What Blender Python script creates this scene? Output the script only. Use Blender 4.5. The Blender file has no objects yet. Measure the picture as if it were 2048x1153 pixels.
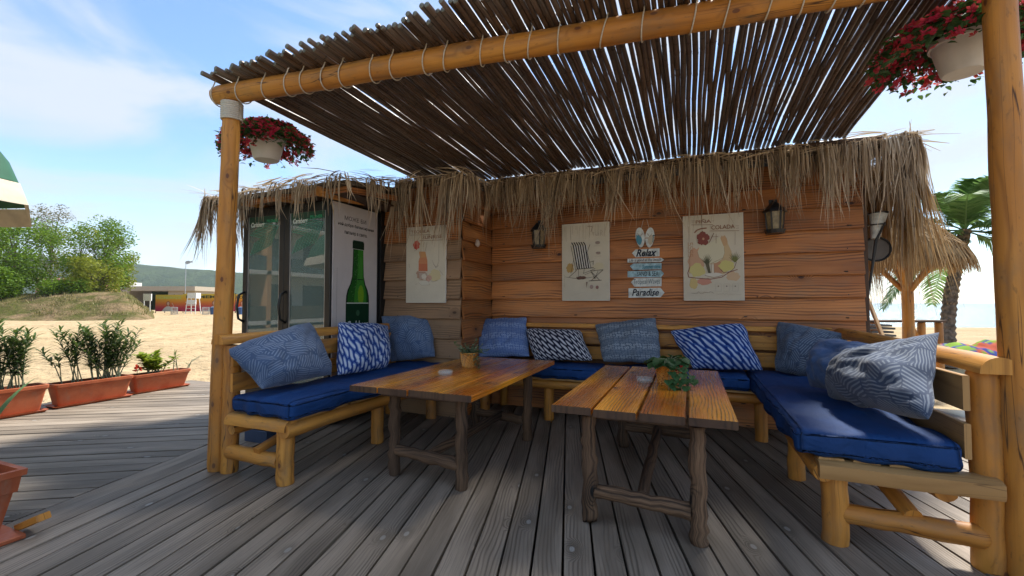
import bpy, math, random
import numpy as np
from mathutils import Vector, Matrix, noise as mnoise
R = math.radians
rnd = random.Random(7)
sc = bpy.context.scene
C = bpy.context.collection

# ------------------------------------------------------------------ camera
FPX, YAW, PITCH, EYE = 880.0, R(22), math.atan(29.5/880.0), 1.35
cam_d = bpy.data.cameras.new('camera'); cam = bpy.data.objects.new('camera', cam_d); C.objects.link(cam)
cam_d.sensor_width = 36; cam_d.lens = FPX/2048*36; cam_d.clip_start = .05; cam_d.clip_end = 20000
cam.location = (0, 0, EYE); cam.rotation_euler = (R(90)+PITCH, 0, YAW)
sc.camera = cam
sc.render.resolution_x, sc.render.resolution_y = 1024, 576

# ------------------------------------------------------------------ sky, sun, exposure
SUN = Vector((.28, .68, 1)).normalized()
SUN_EL = math.asin(SUN.z); SUN_AZ = math.atan2(SUN.x, SUN.y)
wd = bpy.data.worlds.new('World'); sc.world = wd; wd.use_nodes = True
wn, wl = wd.node_tree.nodes, wd.node_tree.links
bg = wn['Background']; bg.inputs['Strength'].default_value = .105
sky = wn.new('ShaderNodeTexSky'); sky.sky_type = 'NISHITA'; sky.sun_disc = False
sky.sun_elevation = SUN_EL; sky.sun_rotation = SUN_AZ; sky.air_density = 1.0; sky.dust_density = .15; sky.ozone_density = 2.0
wtc = wn.new('ShaderNodeTexCoord'); wmap = wn.new('ShaderNodeMapping')
wmap.inputs['Scale'].default_value = (1.0, 1.0, 3.2); wmap.inputs['Rotation'].default_value = (R(14), R(20), R(30))
wl.new(wtc.outputs['Generated'], wmap.inputs['Vector'])
wno = wn.new('ShaderNodeTexNoise'); wno.inputs['Scale'].default_value = 2.3; wno.inputs['Detail'].default_value = 7
wno.inputs['Roughness'].default_value = .52; wno.inputs['Distortion'].default_value = .55
wl.new(wmap.outputs[0], wno.inputs['Vector'])
wrm = wn.new('ShaderNodeMapRange'); wrm.interpolation_type = 'SMOOTHSTEP'
for k, v in (('From Min', .38), ('From Max', .62), ('To Min', .06), ('To Max', .95)): wrm.inputs[k].default_value = v
wl.new(wno.outputs['Fac'], wrm.inputs['Value'])
wmx = wn.new('ShaderNodeMix'); wmx.data_type = 'RGBA'
wl.new(wrm.outputs[0], wmx.inputs['Factor']); whs = wn.new('ShaderNodeHueSaturation'); whs.inputs['Saturation'].default_value = 1.12; wl.new(sky.outputs[0], whs.inputs['Color']); wl.new(whs.outputs[0], wmx.inputs['A']); wmx.inputs['B'].default_value = (2.9, 3.2, 3.6, 1)
wl.new(wmx.outputs['Result'], bg.inputs['Color'])
sun_d = bpy.data.lights.new('sun', 'SUN'); sun = bpy.data.objects.new('sun', sun_d); C.objects.link(sun)
sun_d.energy = 3.3; sun_d.angle = R(8.0); sun_d.color = (1, .95, .86)
sun.rotation_euler = SUN.to_track_quat('Z', 'Y').to_euler(); sun.location = (3, 8, 12)
vs = sc.view_settings; vs.view_transform = 'Standard'; vs.look = 'None'; vs.exposure = 1.38; vs.gamma = 1
cy = sc.cycles; cy.max_bounces = 6; cy.diffuse_bounces = 3; cy.glossy_bounces = 3; cy.transmission_bounces = 5
cy.transparent_max_bounces = 12; cy.volume_bounces = 0; cy.use_denoising = True; cy.caustics_reflective = False; cy.caustics_refractive = False

# ------------------------------------------------------------------ geometry of the place as surveyed: rays from the eye point
_f = Vector((-math.sin(YAW)*math.cos(PITCH), math.cos(YAW)*math.cos(PITCH), math.sin(PITCH)))
_r = Vector((math.cos(YAW), math.sin(YAW), 0)); _u = _r.cross(_f); EYEV = Vector((0, 0, EYE))
def ray(x, y): return _f + _r*((x-1024)/FPX) - _u*((y-576.5)/FPX)
def az(x, y, z): d = ray(x, y); return EYEV + d*((z-EYE)/d.z)
def ax(x, y, X): d = ray(x, y); return EYEV + d*(X/d.x)
def ay(x, y, Y): d = ray(x, y); return EYEV + d*(Y/d.y)
def ad(x, y, D): return EYEV + ray(x, y)*D
def apl(x, y, p, n):
    d = ray(x, y); n = Vector(n); return EYEV + d*((Vector(p)-EYEV).dot(n)/d.dot(n))
def gd(x, d):
    p = ad(x, 605, d); return Vector((p.x, p.y, 0))

# ------------------------------------------------------------------ mesh builder
V = Vector
def frame(d, up=None):
    d = V(d).normalized(); up = V(up) if up is not None else (V((0, 0, 1)) if abs(d.z) < .95 else V((0, 1, 0)))
    s = up.cross(d).normalized(); return s, d.cross(s).normalized(), d
ORI = {}
class MB:
    def __init__(s): s.v = []; s.f = []; s.uv = []; s.c = []; s.m = []; s.col = (1, 1, 1)
    def vert(s, p, c=None): s.v.append(tuple(p)); s.c.append(c or s.col); return len(s.v)-1
    def face(s, idx, uv=None, m=0): s.f.append(tuple(idx)); s.uv.append(uv or [(0, 0)]*len(idx)); s.m.append(m)
    def poly(s, pts, c=None, uv=None):
        b = [s.vert(p, c) for p in pts]; s.face(b, uv)
    def tube(s, pts, rad, seg=10, caps=True, jit=0, squash=1):
        pts = [V(p) for p in pts]; n = len(pts)
        if not hasattr(rad, '__len__'): rad = [rad]*n
        ou, ov = rnd.random()*20, rnd.random()*20; rings = []; L = 0; Ls = []
        for i, p in enumerate(pts):
            if i: L += (p-pts[i-1]).length
            Ls.append(L)
            t = (pts[min(i+1, n-1)]-pts[max(i-1, 0)])
            a, b, _ = frame(t)
            if i and a.dot(pa) < 0 and abs(a.dot(pa)) > .5: a, b = -a, -b
            pa = a
            rr = [rad[i]*(1+(rnd.uniform(-jit, jit) if jit else 0)) for _ in range(seg)]
            rings.append([s.vert(p+a*(math.cos(2*math.pi*k/seg)*rr[k])+b*(math.sin(2*math.pi*k/seg)*rr[k]*squash)) for k in range(seg)])
        for i in range(n-1):
            for k in range(seg):
                k2 = (k+1) % seg; cu = 2*math.pi*max(sum(rad)/n, .004)/seg
                s.face((rings[i][k], rings[i][k2], rings[i+1][k2], rings[i+1][k]),
                       [(ou+k*cu, ov+Ls[i]), (ou+(k+1)*cu, ov+Ls[i]), (ou+(k+1)*cu, ov+Ls[i+1]), (ou+k*cu, ov+Ls[i+1])])
        if caps:
            for ring, rv in ((rings[0], True), (rings[-1], False)):
                q = list(reversed(ring)) if rv else ring
                s.face(q, [(ou+7+.3*math.cos(2*math.pi*k/seg)*.1, ov+.03*math.sin(2*math.pi*k/seg)) for k in range(seg)])
    def log(s, p0, p1, r0, r1=None, seg=14, n=7, wob=.004, jit=.02, round_end=.3):
        p0, p1 = V(p0), V(p1); r1 = r1 or r0; a, b, d = frame(p1-p0); L = (p1-p0).length
        pts = []; rad = []
        ts = [0, .012]+[i/n for i in range(1, n)]+[.988, 1]
        for t in ts:
            e = 1-round_end*.35 if t in (0, 1) else 1
            w = 0 if t in (0, 1) else wob
            pts.append(p0+d*(L*t)+a*rnd.uniform(-w, w)+b*rnd.uniform(-w, w)); rad.append((r0+(r1-r0)*t)*e*(1+rnd.uniform(-jit, jit)))
        s.tube(pts, rad, seg, True, jit)
    def extrude(s, prof, p0, p1, up=None, n=1, wob=0):
        p0, p1 = V(p0), V(p1); a, b, d = frame(p1-p0, up); L = (p1-p0).length; k = len(prof)
        ou, ov = rnd.random()*20, rnd.random()*20
        cum = [0]
        for i in range(k): cum.append(cum[-1]+math.dist(prof[i], prof[(i+1) % k]))
        rings = []
        for j in range(n+1):
            o = p0+(p1-p0)*(j/n)+a*(rnd.uniform(-wob, wob))+b*rnd.uniform(-wob, wob)
            rings.append([s.vert(o+a*x+b*y) for x, y in prof])
        for j in range(n):
            for i in range(k):
                i2 = (i+1) % k; v0, v1 = ov+L*j/n, ov+L*(j+1)/n
                s.face((rings[j][i], rings[j][i2], rings[j+1][i2], rings[j+1][i]), [(ou+cum[i], v0), (ou+cum[i+1], v0), (ou+cum[i+1], v1), (ou+cum[i], v1)])
        s.face(list(reversed(rings[0])), [(ou+x, ov+y*.3) for x, y in reversed(prof)]); s.face(rings[-1], [(ou+x, ov+y*.3) for x, y in prof])
    def plank(s, p0, p1, w, t, up=None, ch=.004, n=1, wob=0):
        w, t = w/2, t/2; c = min(ch, w*.4, t*.4)
        s.extrude([(-w+c, -t), (w-c, -t), (w, -t+c), (w, t-c), (w-c, t), (-w+c, t), (-w, t-c), (-w, -t+c)], p0, p1, up, n, wob)
    def box(s, lo, hi, ch=.004):
        lo, hi = V(lo), V(hi); c = (lo+hi)/2; e = hi-lo
        k = max(range(3), key=lambda i: e[i]); d = V((0, 0, 0)); d[k] = e[k]/2
        up = V((0, 0, 1)) if k != 2 else V((0, 1, 0)); a, b, _ = frame(d, up)
        s.plank(c-d, c+d, abs(a.dot(e)), abs(b.dot(e)), up, ch)
    def prism(s, pts, off):
        """polygon pts (3D) thickened by vector off"""
        off = V(off); n = len(pts); ou = rnd.random()*9
        a = [s.vert(p) for p in pts]; b = [s.vert(V(p)+off) for p in pts]
        nn = (V(pts[1])-V(pts[0])).cross(V(pts[2])-V(pts[1]))
        if nn.dot(off) > 0: a, b = b, a
        s.face(a, [(ou+V(s.v[i]).x, V(s.v[i]).y+V(s.v[i]).z) for i in a]); s.face(list(reversed(b)), [(ou+V(s.v[i]).x, V(s.v[i]).y+V(s.v[i]).z) for i in reversed(b)])
        for i in range(n):
            j = (i+1) % n; s.face((a[j], a[i], b[i], b[j]), [(ou, 0), (ou+.1, 0), (ou+.1, .1), (ou, .1)])
    def lathe(s, prof, c, seg=20, axis=None):
        c = V(c); rings = []
        for r, z in prof: rings.append([s.vert(c+V((r*math.cos(2*math.pi*k/seg), r*math.sin(2*math.pi*k/seg), z))) for k in range(seg)])
        for i in range(len(prof)-1):
            for k in range(seg):
                k2 = (k+1) % seg
                s.face((rings[i][k], rings[i][k2], rings[i+1][k2], rings[i+1][k]), [(k/seg, prof[i][1]), ((k+1)/seg, prof[i][1]), ((k+1)/seg, prof[i+1][1]), (k/seg, prof[i+1][1])])
    def ribbon(s, pts, widths, side, c=None):
        prev = None; ou = rnd.random()*9; L = 0
        for i, p in enumerate(pts):
            p = V(p); sd = side if not isinstance(side, list) else side[i]
            if i: L += (p-V(pts[i-1])).length
            a, b = s.vert(p-sd*(widths[i]/2), c), s.vert(p+sd*(widths[i]/2), c)
            if prev: s.face((prev[0], prev[1], b, a), [(ou, prev[2]), (ou+widths[i], prev[2]), (ou+widths[i], L), (ou, L)])
            prev = (a, b, L)
    def build(s, name, mat, parent=None, smooth=False, loc=None):
        if parent is not None: o = ORI[parent.name]
        elif loc is not None: o = V(loc)
        else:
            A = np.array(s.v); o = V(((A[:, 0].min()+A[:, 0].max())/2, (A[:, 1].min()+A[:, 1].max())/2, A[:, 2].min()))
        me = bpy.data.meshes.new(name)
        A = np.array(s.v, dtype=float)-np.array(o)[None]
        me.from_pydata(A.tolist(), [], s.f)
        uvl = me.uv_layers.new(name='UVMap'); flat = [x for f in s.uv for q in f for x in q]; uvl.data.foreach_set('uv', flat)
        ca = me.color_attributes.new('Col', 'FLOAT_COLOR', 'POINT')
        ca.data.foreach_set('color', [x for c in s.c for x in (*c[:3], 1)])
        mats = mat if isinstance(mat, list) else [mat]
        for m in mats: me.materials.append(M(m))
        if len(mats) > 1: me.polygons.foreach_set('material_index', s.m)
        if smooth: me.polygons.foreach_set('use_smooth', [True]*len(me.polygons))
        if smooth == 'auto': me.set_sharp_from_angle(angle=R(40))
        me.update()
        ob = bpy.data.objects.new(name, me); C.objects.link(ob); ORI[ob.name] = o
        if parent is not None: ob.parent = parent
        else: ob.location = o
        return ob
def tag(o, label=None, cat=None, group=None, kind=None):
    for k, v in (('label', label), ('category', cat), ('group', group), ('kind', kind)):
        if v: o[k] = v
    return o
def thing(name, loc, label, cat, group=None):
    o = bpy.data.objects.new(name, None); o.empty_display_size = .1; C.objects.link(o); o.location = loc; ORI[o.name] = V(loc)
    return tag(o, label, cat, group)
def share(src, name, parent, loc=(0, 0, 0), rot=None, sc_=None, par_or=None):
    o = src.copy(); o.name = name; C.objects.link(o); o.parent = parent; o.location = loc
    if rot is not None: o.rotation_euler = rot
    if sc_ is not None: o.scale = sc_
    return o

# ------------------------------------------------------------------ materials
MATS = {}
def M(n): return MATS[n]
class NT:
    def __init__(s, name):
        m = bpy.data.materials.new(name); m.use_nodes = True; MATS[name] = m; s.m = m; s.t = m.node_tree; s.n = s.t.nodes; s.l = s.t.links
        s.b = s.n['Principled BSDF']
    def N(s, typ, ins=None, **kw):
        x = s.n.new('ShaderNode'+typ)
        for k, v in kw.items(): setattr(x, k, v)
        for k, v in (ins or {}).items():
            if hasattr(v, 'is_output'): s.l.new(v, x.inputs[k])
            else: x.inputs[k].default_value = v
        return x
    def math(s, op, a, b=0, c=0, clamp=False):
        x = s.n.new('ShaderNodeMath'); x.operation = op; x.use_clamp = clamp
        for i, v in enumerate((a, b, c)):
            if hasattr(v, 'is_output'): s.l.new(v, x.inputs[i])
            else: x.inputs[i].default_value = v
        return x.outputs[0]
    def mix(s, f, a, b, mode='MIX'):
        x = s.n.new('ShaderNodeMix'); x.data_type = 'RGBA'; x.blend_type = mode
        for k, v in (('Factor', f), ('A', a), ('B', b)):
            i = [q for q in x.inputs if q.name == k and (q.type == 'RGBA' or k == 'Factor' and q.type == 'VALUE')][0]
            if hasattr(v, 'is_output'): s.l.new(v, i)
            else: i.default_value = (*v, 1) if isinstance(v, tuple) and len(v) == 3 else v
        return [q for q in x.outputs if q.type == 'RGBA'][0]
    def rng(s, v, a, b, c=0, d=1, smooth=True):
        return s.N('MapRange', {'Value': v, 'From Min': a, 'From Max': b, 'To Min': c, 'To Max': d}, interpolation_type='SMOOTHSTEP' if smooth else 'LINEAR').outputs[0]
    def uv(s): return s.N('TexCoord').outputs['UV']
    def obj(s): return s.N('TexCoord').outputs['Object']
    def mapv(s, v, scale, loc=(0, 0, 0)): return s.N('Mapping', {'Vector': v, 'Scale': scale, 'Location': loc}).outputs[0]
    def noise(s, v, scale, detail=3, rough=.55, dist=0): return s.N('TexNoise', {'Vector': v, 'Scale': scale, 'Detail': detail, 'Roughness': rough, 'Distortion': dist}).outputs['Fac']
    def sep(s, v): return s.N('SeparateXYZ', {0: v}).outputs
    def set(s, **kw):
        names = {'col': 'Base Color', 'rough': 'Roughness', 'metal': 'Metallic', 'spec': 'Specular IOR Level', 'sheen': 'Sheen Weight', 'coat': 'Coat Weight'}
        for k, v in kw.items():
            i = s.b.inputs[names[k]]
            if hasattr(v, 'is_output'): s.l.new(v, i)
            else: i.default_value = (*v, 1) if isinstance(v, tuple) else v
        return s
    def bump(s, h, st=.3, dist=.01):
        b = s.N('Bump', {'Height': h, 'Strength': st, 'Distance': dist}); s.l.new(b.outputs[0], s.b.inputs['Normal']); return s
    def objrand(s): return s.N('ObjectInfo').outputs['Random']

def flat(name, col, rough=.6, metal=0, var=.12, nscale=9, **kw):
    t = NT(name); n = t.noise(t.obj(), nscale, 4)
    t.set(col=t.mix(t.rng(n, .3, .7, 0, 1), tuple(c*(1-var) for c in col), tuple(min(1, c*(1+var)) for c in col)), rough=rough, metal=metal, **kw)
    t.bump(t.noise(t.obj(), nscale*8, 2), .12, .004); return t
def wood(name, light, dark, line, ring=26, knot=.5, rough=.6, lines=.6, bump=.25, var=.25, streak=.35, spec=.4, coat=0, knotcol=None, ksize=.075, crack=0, wav_a=.22, grime=0):
    t = NT(name); uv = t.uv(); orr = t.objrand()
    off = t.N('CombineXYZ', {0: t.math('MULTIPLY', orr, 37.1), 1: t.math('MULTIPLY', orr, 91.7), 2: 0}).outputs[0]
    p = t.N('VectorMath', {0: uv, 1: off}, operation='ADD').outputs[0]
    low = t.noise(t.mapv(p, (5, .8, 1)), 1, 3, .5); wav = t.noise(t.mapv(p, (3.5, 1.1, 1), (5, 3, 0)), 1, 2, .45)
    vo = t.N('TexVoronoi', {'Vector': t.mapv(p, (4.2, 2.3, 1)), 'Scale': 1.0}, voronoi_dimensions='2D')
    sel = t.math('GREATER_THAN', t.sep(vo.outputs['Color'])[0], 1-knot)
    kd = t.math('MULTIPLY', t.rng(vo.outputs['Distance'], .0, .30, 1, 0), sel)
    kcore = t.math('MULTIPLY', t.rng(vo.outputs['Distance'], ksize*.6, ksize, 1, 0), sel)
    u = t.sep(p)[0]
    rc = t.math('ADD', t.math('MULTIPLY', t.math('ADD', u, t.math('ADD', t.math('MULTIPLY', wav, wav_a), t.math('MULTIPLY', kd, .12))), ring), 0)
    rings = t.math('POWER', t.math('ABSOLUTE', t.math('SINE', t.math('MULTIPLY', rc, math.pi))), 5)
    rmask = t.math('MULTIPLY', rings, t.rng(t.noise(t.mapv(p, (9, .6, 1), (9, 1, 0)), 1, 2), .38, .62))
    fine = t.noise(t.mapv(p, (150, 3.2, 1)), 1, 3, .6)
    col = t.mix(t.rng(low, .32, .68), light, dark)
    col = t.mix(t.math('MULTIPLY', t.rng(fine, .42, .72), streak), col, dark)
    col = t.mix(t.math('MULTIPLY', rmask, lines), col, line)
    col = t.mix(t.math('MULTIPLY', kd, .45), col, line); col = t.mix(kcore, col, knotcol or line)
    if crack:
        cn = t.noise(t.mapv(p, (16, .55, 1), (2, 7, 0)), 1, 2, .5); ck = t.math('MULTIPLY', t.rng(t.math('ABSOLUTE', t.math('SUBTRACT', cn, .53)), .0, .011, 1, 0), t.rng(t.noise(t.mapv(p, (3, .7, 1), (1, 4, 0)), 1, 2), .46, .56)); col = t.mix(t.math('MULTIPLY', ck, crack), col, (.05, .02, .008))
    if grime:
        gn = t.noise(t.mapv(p, (7, 2.2, 1), (4, 4, 0)), 1, 5, .65); col = t.mix(t.math('MULTIPLY', t.rng(gn, .45, .72), grime), col, (.20, .145, .09)); col = t.mix(t.math('MULTIPLY', t.rng(t.noise(t.mapv(p, (40, 14, 1)), 1, 3), .6, .75), grime), col, (.13, .07, .03))
    val = t.rng(orr, 0, 1, 1-var, 1+var, False)
    hsv = t.N('HueSaturation', {'Value': val, 'Color': col}).outputs[0]
    t.set(col=hsv, rough=t.rng(fine, .2, .8, rough-.12, min(1, rough+.12), False), spec=spec, coat=coat)
    if coat: t.b.inputs['Coat Roughness'].default_value = .22
    h = t.math('SUBTRACT', t.math('MULTIPLY', fine, .6), t.math('MULTIPLY', rmask, .5)); t.bump(h, bump, .006); return t
wood('siding', (.53, .21, .06), (.32, .112, .03), (.055, .017, .006), wav_a=.13, grime=.35, ring=34, knot=.2, rough=.5, lines=.85, var=.2, knotcol=(.05, .018, .01))
wood('siding_grey', (.36, .215, .115), (.25, .15, .085), (.08, .045, .025), wav_a=.13, grime=.4, ring=34, knot=.2, rough=.7, lines=.8, var=.18)
wood('pine', (.66, .315, .062), (.50, .205, .036), (.23, .08, .014), grime=.55, ring=16, knot=.35, rough=.52, lines=.5, bump=.25, var=.1, streak=.5, knotcol=(.15, .05, .018), ksize=.06, crack=.95)
wood('pine_pale', (.50, .30, .12), (.42, .24, .09), (.25, .12, .04), ring=14, knot=.3, rough=.6, lines=.55, bump=.25, var=.12, knotcol=(.15, .07, .03), ksize=.05, crack=.6)
wood('deck', (.325, .268, .21), (.17, .137, .104), (.048, .037, .027), wav_a=.11, ring=46, knot=.2, rough=.66, lines=.6, bump=.5, var=.17, streak=.6, spec=.35, knotcol=(.30, .28, .25))
wood('table_top', (.92, .37, .022), (.46, .11, .006), (.05, .010, .003), wav_a=.11, grime=.3, ring=44, knot=.25, rough=.27, lines=.8, bump=.3, var=.15, spec=.5, coat=.5)
wood('bark_log', (.20, .118, .066), (.045, .026, .016), (.006, .0045, .004), ring=30, knot=.15, rough=.85, lines=.8, bump=.9, var=.2, streak=.8)
wood('dark_board', (.10, .055, .03), (.06, .032, .02), (.02, .012, .008), rough=.6, var=.1)
wood('grey_board', (.2, .18, .15), (.13, .115, .1), (.05, .04, .035), rough=.8, var=.1)
def bamboo():
    t = NT('bamboo'); uv = t.uv(); orr = t.objrand()
    c = t.mix(orr, (.125, .075, .05), (.062, .045, .038))
    fine = t.noise(t.mapv(uv, (60, 2.5, 1)), 1, 3); c = t.mix(t.rng(fine, .4, .75, 0, .55), c, (.19, .14, .11))
    patch = t.noise(t.mapv(uv, (8, 3, 1)), 1, 3); c = t.mix(t.rng(patch, .55, .75, 0, .5), c, (.03, .022, .018))
    node = t.math('LESS_THAN', t.math('PINGPONG', t.sep(uv)[1], .16), .006); c = t.mix(t.math('MULTIPLY', node, .7), c, (.02, .015, .012))
    t.set(col=c, rough=.42, spec=.5).bump(fine, .3, .003)
bamboo()
flat('bamboo_end', (.16, .17, .15), .8, var=.3, nscale=60)
def thatch(name, a, b, c):
    t = NT(name); ca = t.N('Attribute', attribute_name='Col').outputs['Fac']
    col = t.mix(t.rng(ca, 0, .55, smooth=False), a, b); col = t.mix(t.rng(ca, .55, 1, smooth=False), col, c)
    f = t.noise(t.mapv(t.uv(), (240, 5, 1)), 1, 2); col = t.mix(t.rng(f, .4, .7, 0, .35), col, a)
    t.set(col=col, rough=.75, spec=.2)
    tr = t.N('BsdfTranslucent', {'Color': col}); ms = t.N('MixShader', {0: .22, 1: t.b.outputs[0], 2: tr.outputs[0]})
    t.l.new(ms.outputs[0], t.n['Material Output'].inputs[0])
thatch('thatch', (.15, .108, .072), (.52, .395, .26), (.80, .68, .51))
thatch('thatch_gold', (.20, .12, .055), (.46, .30, .14), (.62, .45, .25))
flat('thatch_core', (.10, .075, .05), .95, var=.5, nscale=40)
flat('rope', (.55, .51, .44), .85, nscale=80)
flat('black_metal', (.012, .012, .013), .4, nscale=30)
flat('black_frame', (.01, .0105, .011), .35)
flat('steel', (.45, .45, .46), .35, metal=.8)
flat('white_plastic', (.62, .6, .57), .45, var=.05)
def terra():
    t = NT('terracotta'); o = t.obj(); a = t.noise(o, 5, 5, .65); b = t.noise(t.mapv(o, (9, 9, 3)), 1, 5, .7); c = t.mix(t.rng(a, .35, .65), (.34, .078, .028), (.42, .115, .045)); c = t.mix(t.rng(b, .52, .75, 0, .6), c, (.30, .17, .11)); t.set(col=c, rough=t.rng(b, .3, .7, .42, .75), spec=.4); t.bump(t.noise(o, 60, 3), .15, .004)
terra()
flat('soil', (.045, .03, .02), .95, var=.4, nscale=40)
flat('canvas', (.58, .53, .42), .8, var=.05, nscale=4)
flat('canvas_edge', (.70, .68, .62), .75, var=.05)
flat('ad_panel', (.55, .52, .52), .4, var=.03)
flat('fridge_inside', (.78, .82, .80), .4, var=.04)
flat('lamp_glass', (.22, .165, .08), .2, var=.3, nscale=25)
flat('sign_white', (.58, .62, .60), .7, var=.2, nscale=22)
flat('sign_blue', (.30, .46, .52), .7, var=.3, nscale=22)
flat('shell', (.5, .4, .33), .5)
flat('umbrella_green', (.005, .085, .04), .7); flat('umbrella_cream', (.55, .48, .38), .75)
flat('wall_concrete', (.40, .34, .26), .85); flat('wall_pink', (.50, .25, .16), .85); flat('wall_orange', (.55, .30, .14), .85); flat('roof_tile', (.24, .11, .07), .85)
flat('wall_white', (.62, .6, .56), .8); flat('window_dark', (.03, .04, .05), .15); flat('hedge', (.03, .07, .015), .9, var=.4)
flat('bin_blue', (.02, .07, .2), .4); flat('paint_white', (.75, .75, .73), .5); flat('clock_face', (.14, .13, .12), .5)
flat('bark', (.13, .105, .08), .95, var=.35, nscale=20); flat('palm_bark', (.15, .115, .09), .95, var=.5, nscale=14)
flat('crate', (.03, .06, .13), .5)
def vcol(name, rough=.7, spec=.2):
    t = NT(name); t.set(col=t.N('Attribute', attribute_name='Col').outputs['Color'], rough=rough, spec=spec); return t
vcol('print'); vcol('print_gloss', .3, .5); vcol('towel', .95)
def leafmat(name, a, b, tr=.3, rough=.55):
    t = NT(name); f = t.N('Attribute', attribute_name='Col').outputs['Fac']; c = t.mix(f, a, b); t.set(col=c, rough=rough, spec=.3)
    tl = t.N('BsdfTranslucent', {'Color': t.mix(.35, c, (.16, .22, .02))}); ms = t.N('MixShader', {0: tr, 1: t.b.outputs[0], 2: tl.outputs[0]})
    t.l.new(ms.outputs[0], t.n['Material Output'].inputs[0])
leafmat('leaf_oleander', (.035, .075, .018), (.10, .16, .045)); leafmat('leaf_lime', (.16, .24, .02), (.34, .40, .04)); leafmat('leaf_green', (.02, .07, .022), (.07, .17, .06))
leafmat('leaf_palm', (.07, .17, .05), (.17, .31, .11), .4); leafmat('leaf_tree', (.06, .145, .008), (.19, .31, .02), .4); leafmat('leaf_yellow', (.15, .19, .012), (.31, .33, .035), .4)
leafmat('leaf_grey', (.16, .14, .1), (.25, .23, .15), .35); leafmat('petal_crimson', (.50, .012, .05), (.88, .06, .15), .45); leafmat('petal_red', (.4, .01, .01), (.62, .03, .03), .3)
leafmat('leaf_pale', (.12, .17, .09), (.30, .34, .22), .3); leafmat('grass_dry', (.14, .13, .04), (.32, .26, .12), .3)
# fabrics
def fabric_bump(t, uv, extra=None, st=.12):
    w = t.noise(t.mapv(uv, (420, 420, 1)), 1, 1); t.bump(w if extra is None else t.math('ADD', w, extra), st, .002)
def hatch(name, base, line, cell=12.5, freq=72, width=.25, wear=.3):
    t = NT(name); uv = t.uv()
    vo = t.N('TexVoronoi', {'Vector': uv, 'Scale': cell, 'Randomness': .75}, voronoi_dimensions='2D', distance='CHEBYCHEV')
    ang = t.math('MULTIPLY', t.math('ROUND', t.math('MULTIPLY', t.sep(vo.outputs['Color'])[0], 6)), math.pi*.29)
    rot = t.N('VectorRotate', {'Vector': uv, 'Angle': ang}, rotation_type='Z_AXIS').outputs[0]
    st = t.math('SINE', t.math('MULTIPLY', t.sep(rot)[0], freq*2*math.pi))
    m = t.rng(st, width-.25, width+.25)
    ve = t.N('TexVoronoi', {'Vector': uv, 'Scale': cell, 'Randomness': .75}, voronoi_dimensions='2D', feature='F2', distance='CHEBYCHEV'); m = t.math('MULTIPLY', m, t.rng(t.math('SUBTRACT', ve.outputs['Distance'], vo.outputs['Distance']), .04, .09))
    pat = t.noise(uv, 3.1, 3); m = t.math('MULTIPLY', m, t.rng(pat, .35, .65, 1-wear, 1))
    t.set(col=t.mix(m, t.mix(t.rng(pat, .35, .65), base, tuple(c*1.35 for c in base)), line), rough=.9, spec=.15, sheen=.2); fabric_bump(t, uv)
def cable(name, base, line, mid, nx=20, ny=15, slope=1.15):
    t = NT(name); uv = t.uv(); u, v, _ = t.sep(uv)
    U = t.math('MULTIPLY', u, nx); ci = t.math('FLOOR', U); fu = t.math('FRACT', U); odd = t.math('MODULO', ci, 2.)
    W = t.math('ADD', t.math('ADD', t.math('MULTIPLY', v, ny), t.math('MULTIPLY', fu, slope)), t.math('MULTIPLY', odd, .5))
    fw = t.math('ABSOLUTE', t.math('SUBTRACT', t.math('FRACT', W), .5)); fe = t.math('ABSOLUTE', t.math('SUBTRACT', fu, .5))
    d = t.math('ADD', t.math('MULTIPLY', fw, 1.5), t.math('MULTIPLY', t.math('POWER', t.math('MULTIPLY', fe, 2), 3), .42))
    c = t.mix(t.rng(d, .26, .40), line, mid); c = t.mix(t.rng(d, .5, .62), c, base)
    t.set(col=c, rough=.9, spec=.15); fabric_bump(t, uv, t.math('MULTIPLY', d, -.8), .2)
def dots(name, base, line, rows=11, cols=24):
    t = NT(name); uv = t.uv(); u, v, _ = t.sep(uv); V_ = t.math('MULTIPLY', v, rows); fr = t.math('FRACT', V_); ri = t.math('FLOOR', V_)
    vo = t.N('TexVoronoi', {'Vector': t.mapv(uv, (cols*2, rows*5, 1)), 'Scale': 1., 'Randomness': .35}, voronoi_dimensions='2D')
    ring = t.rng(t.math('ABSOLUTE', t.math('SUBTRACT', vo.outputs['Distance'], .28)), .06, .16, 1, 0)
    band = t.math('ADD', t.math('MULTIPLY', t.rng(t.math('ABSOLUTE', t.math('SUBTRACT', fr, .5)), .16, .3, 1, 0), .6), .28)
    weave = t.math('MULTIPLY', t.math('GREATER_THAN', t.math('SINE', t.math('MULTIPLY', u, 760)), .1), .22)
    m = t.math('ADD', t.math('MULTIPLY', ring, band), weave, clamp=True)
    t.set(col=t.mix(m, base, line), rough=.92, spec=.15); fabric_bump(t, uv)
hatch('hatch_navy', (.030, .048, .092), (.17, .205, .26)); hatch('hatch_blue', (.055, .09, .17), (.22, .28, .38), wear=.6); hatch('hatch_dim', (.05, .075, .125), (.22, .28, .36), cell=15, wear=.7)
cable('cable_blue', (.02, .06, .27), (.60, .66, .78), (.17, .26, .52)); cable('cable_black', (.008, .010, .028), (.62, .62, .66), (.14, .15, .2), 22, 15)
cable('cable_wide', (.012, .04, .2), (.46, .54, .72), (.07, .15, .42), 17, 13, 1.4)
dots('dots_blue', (.085, .15, .36), (.34, .43, .62)); dots('dots_grey', (.085, .12, .18), (.38, .43, .48))
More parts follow.
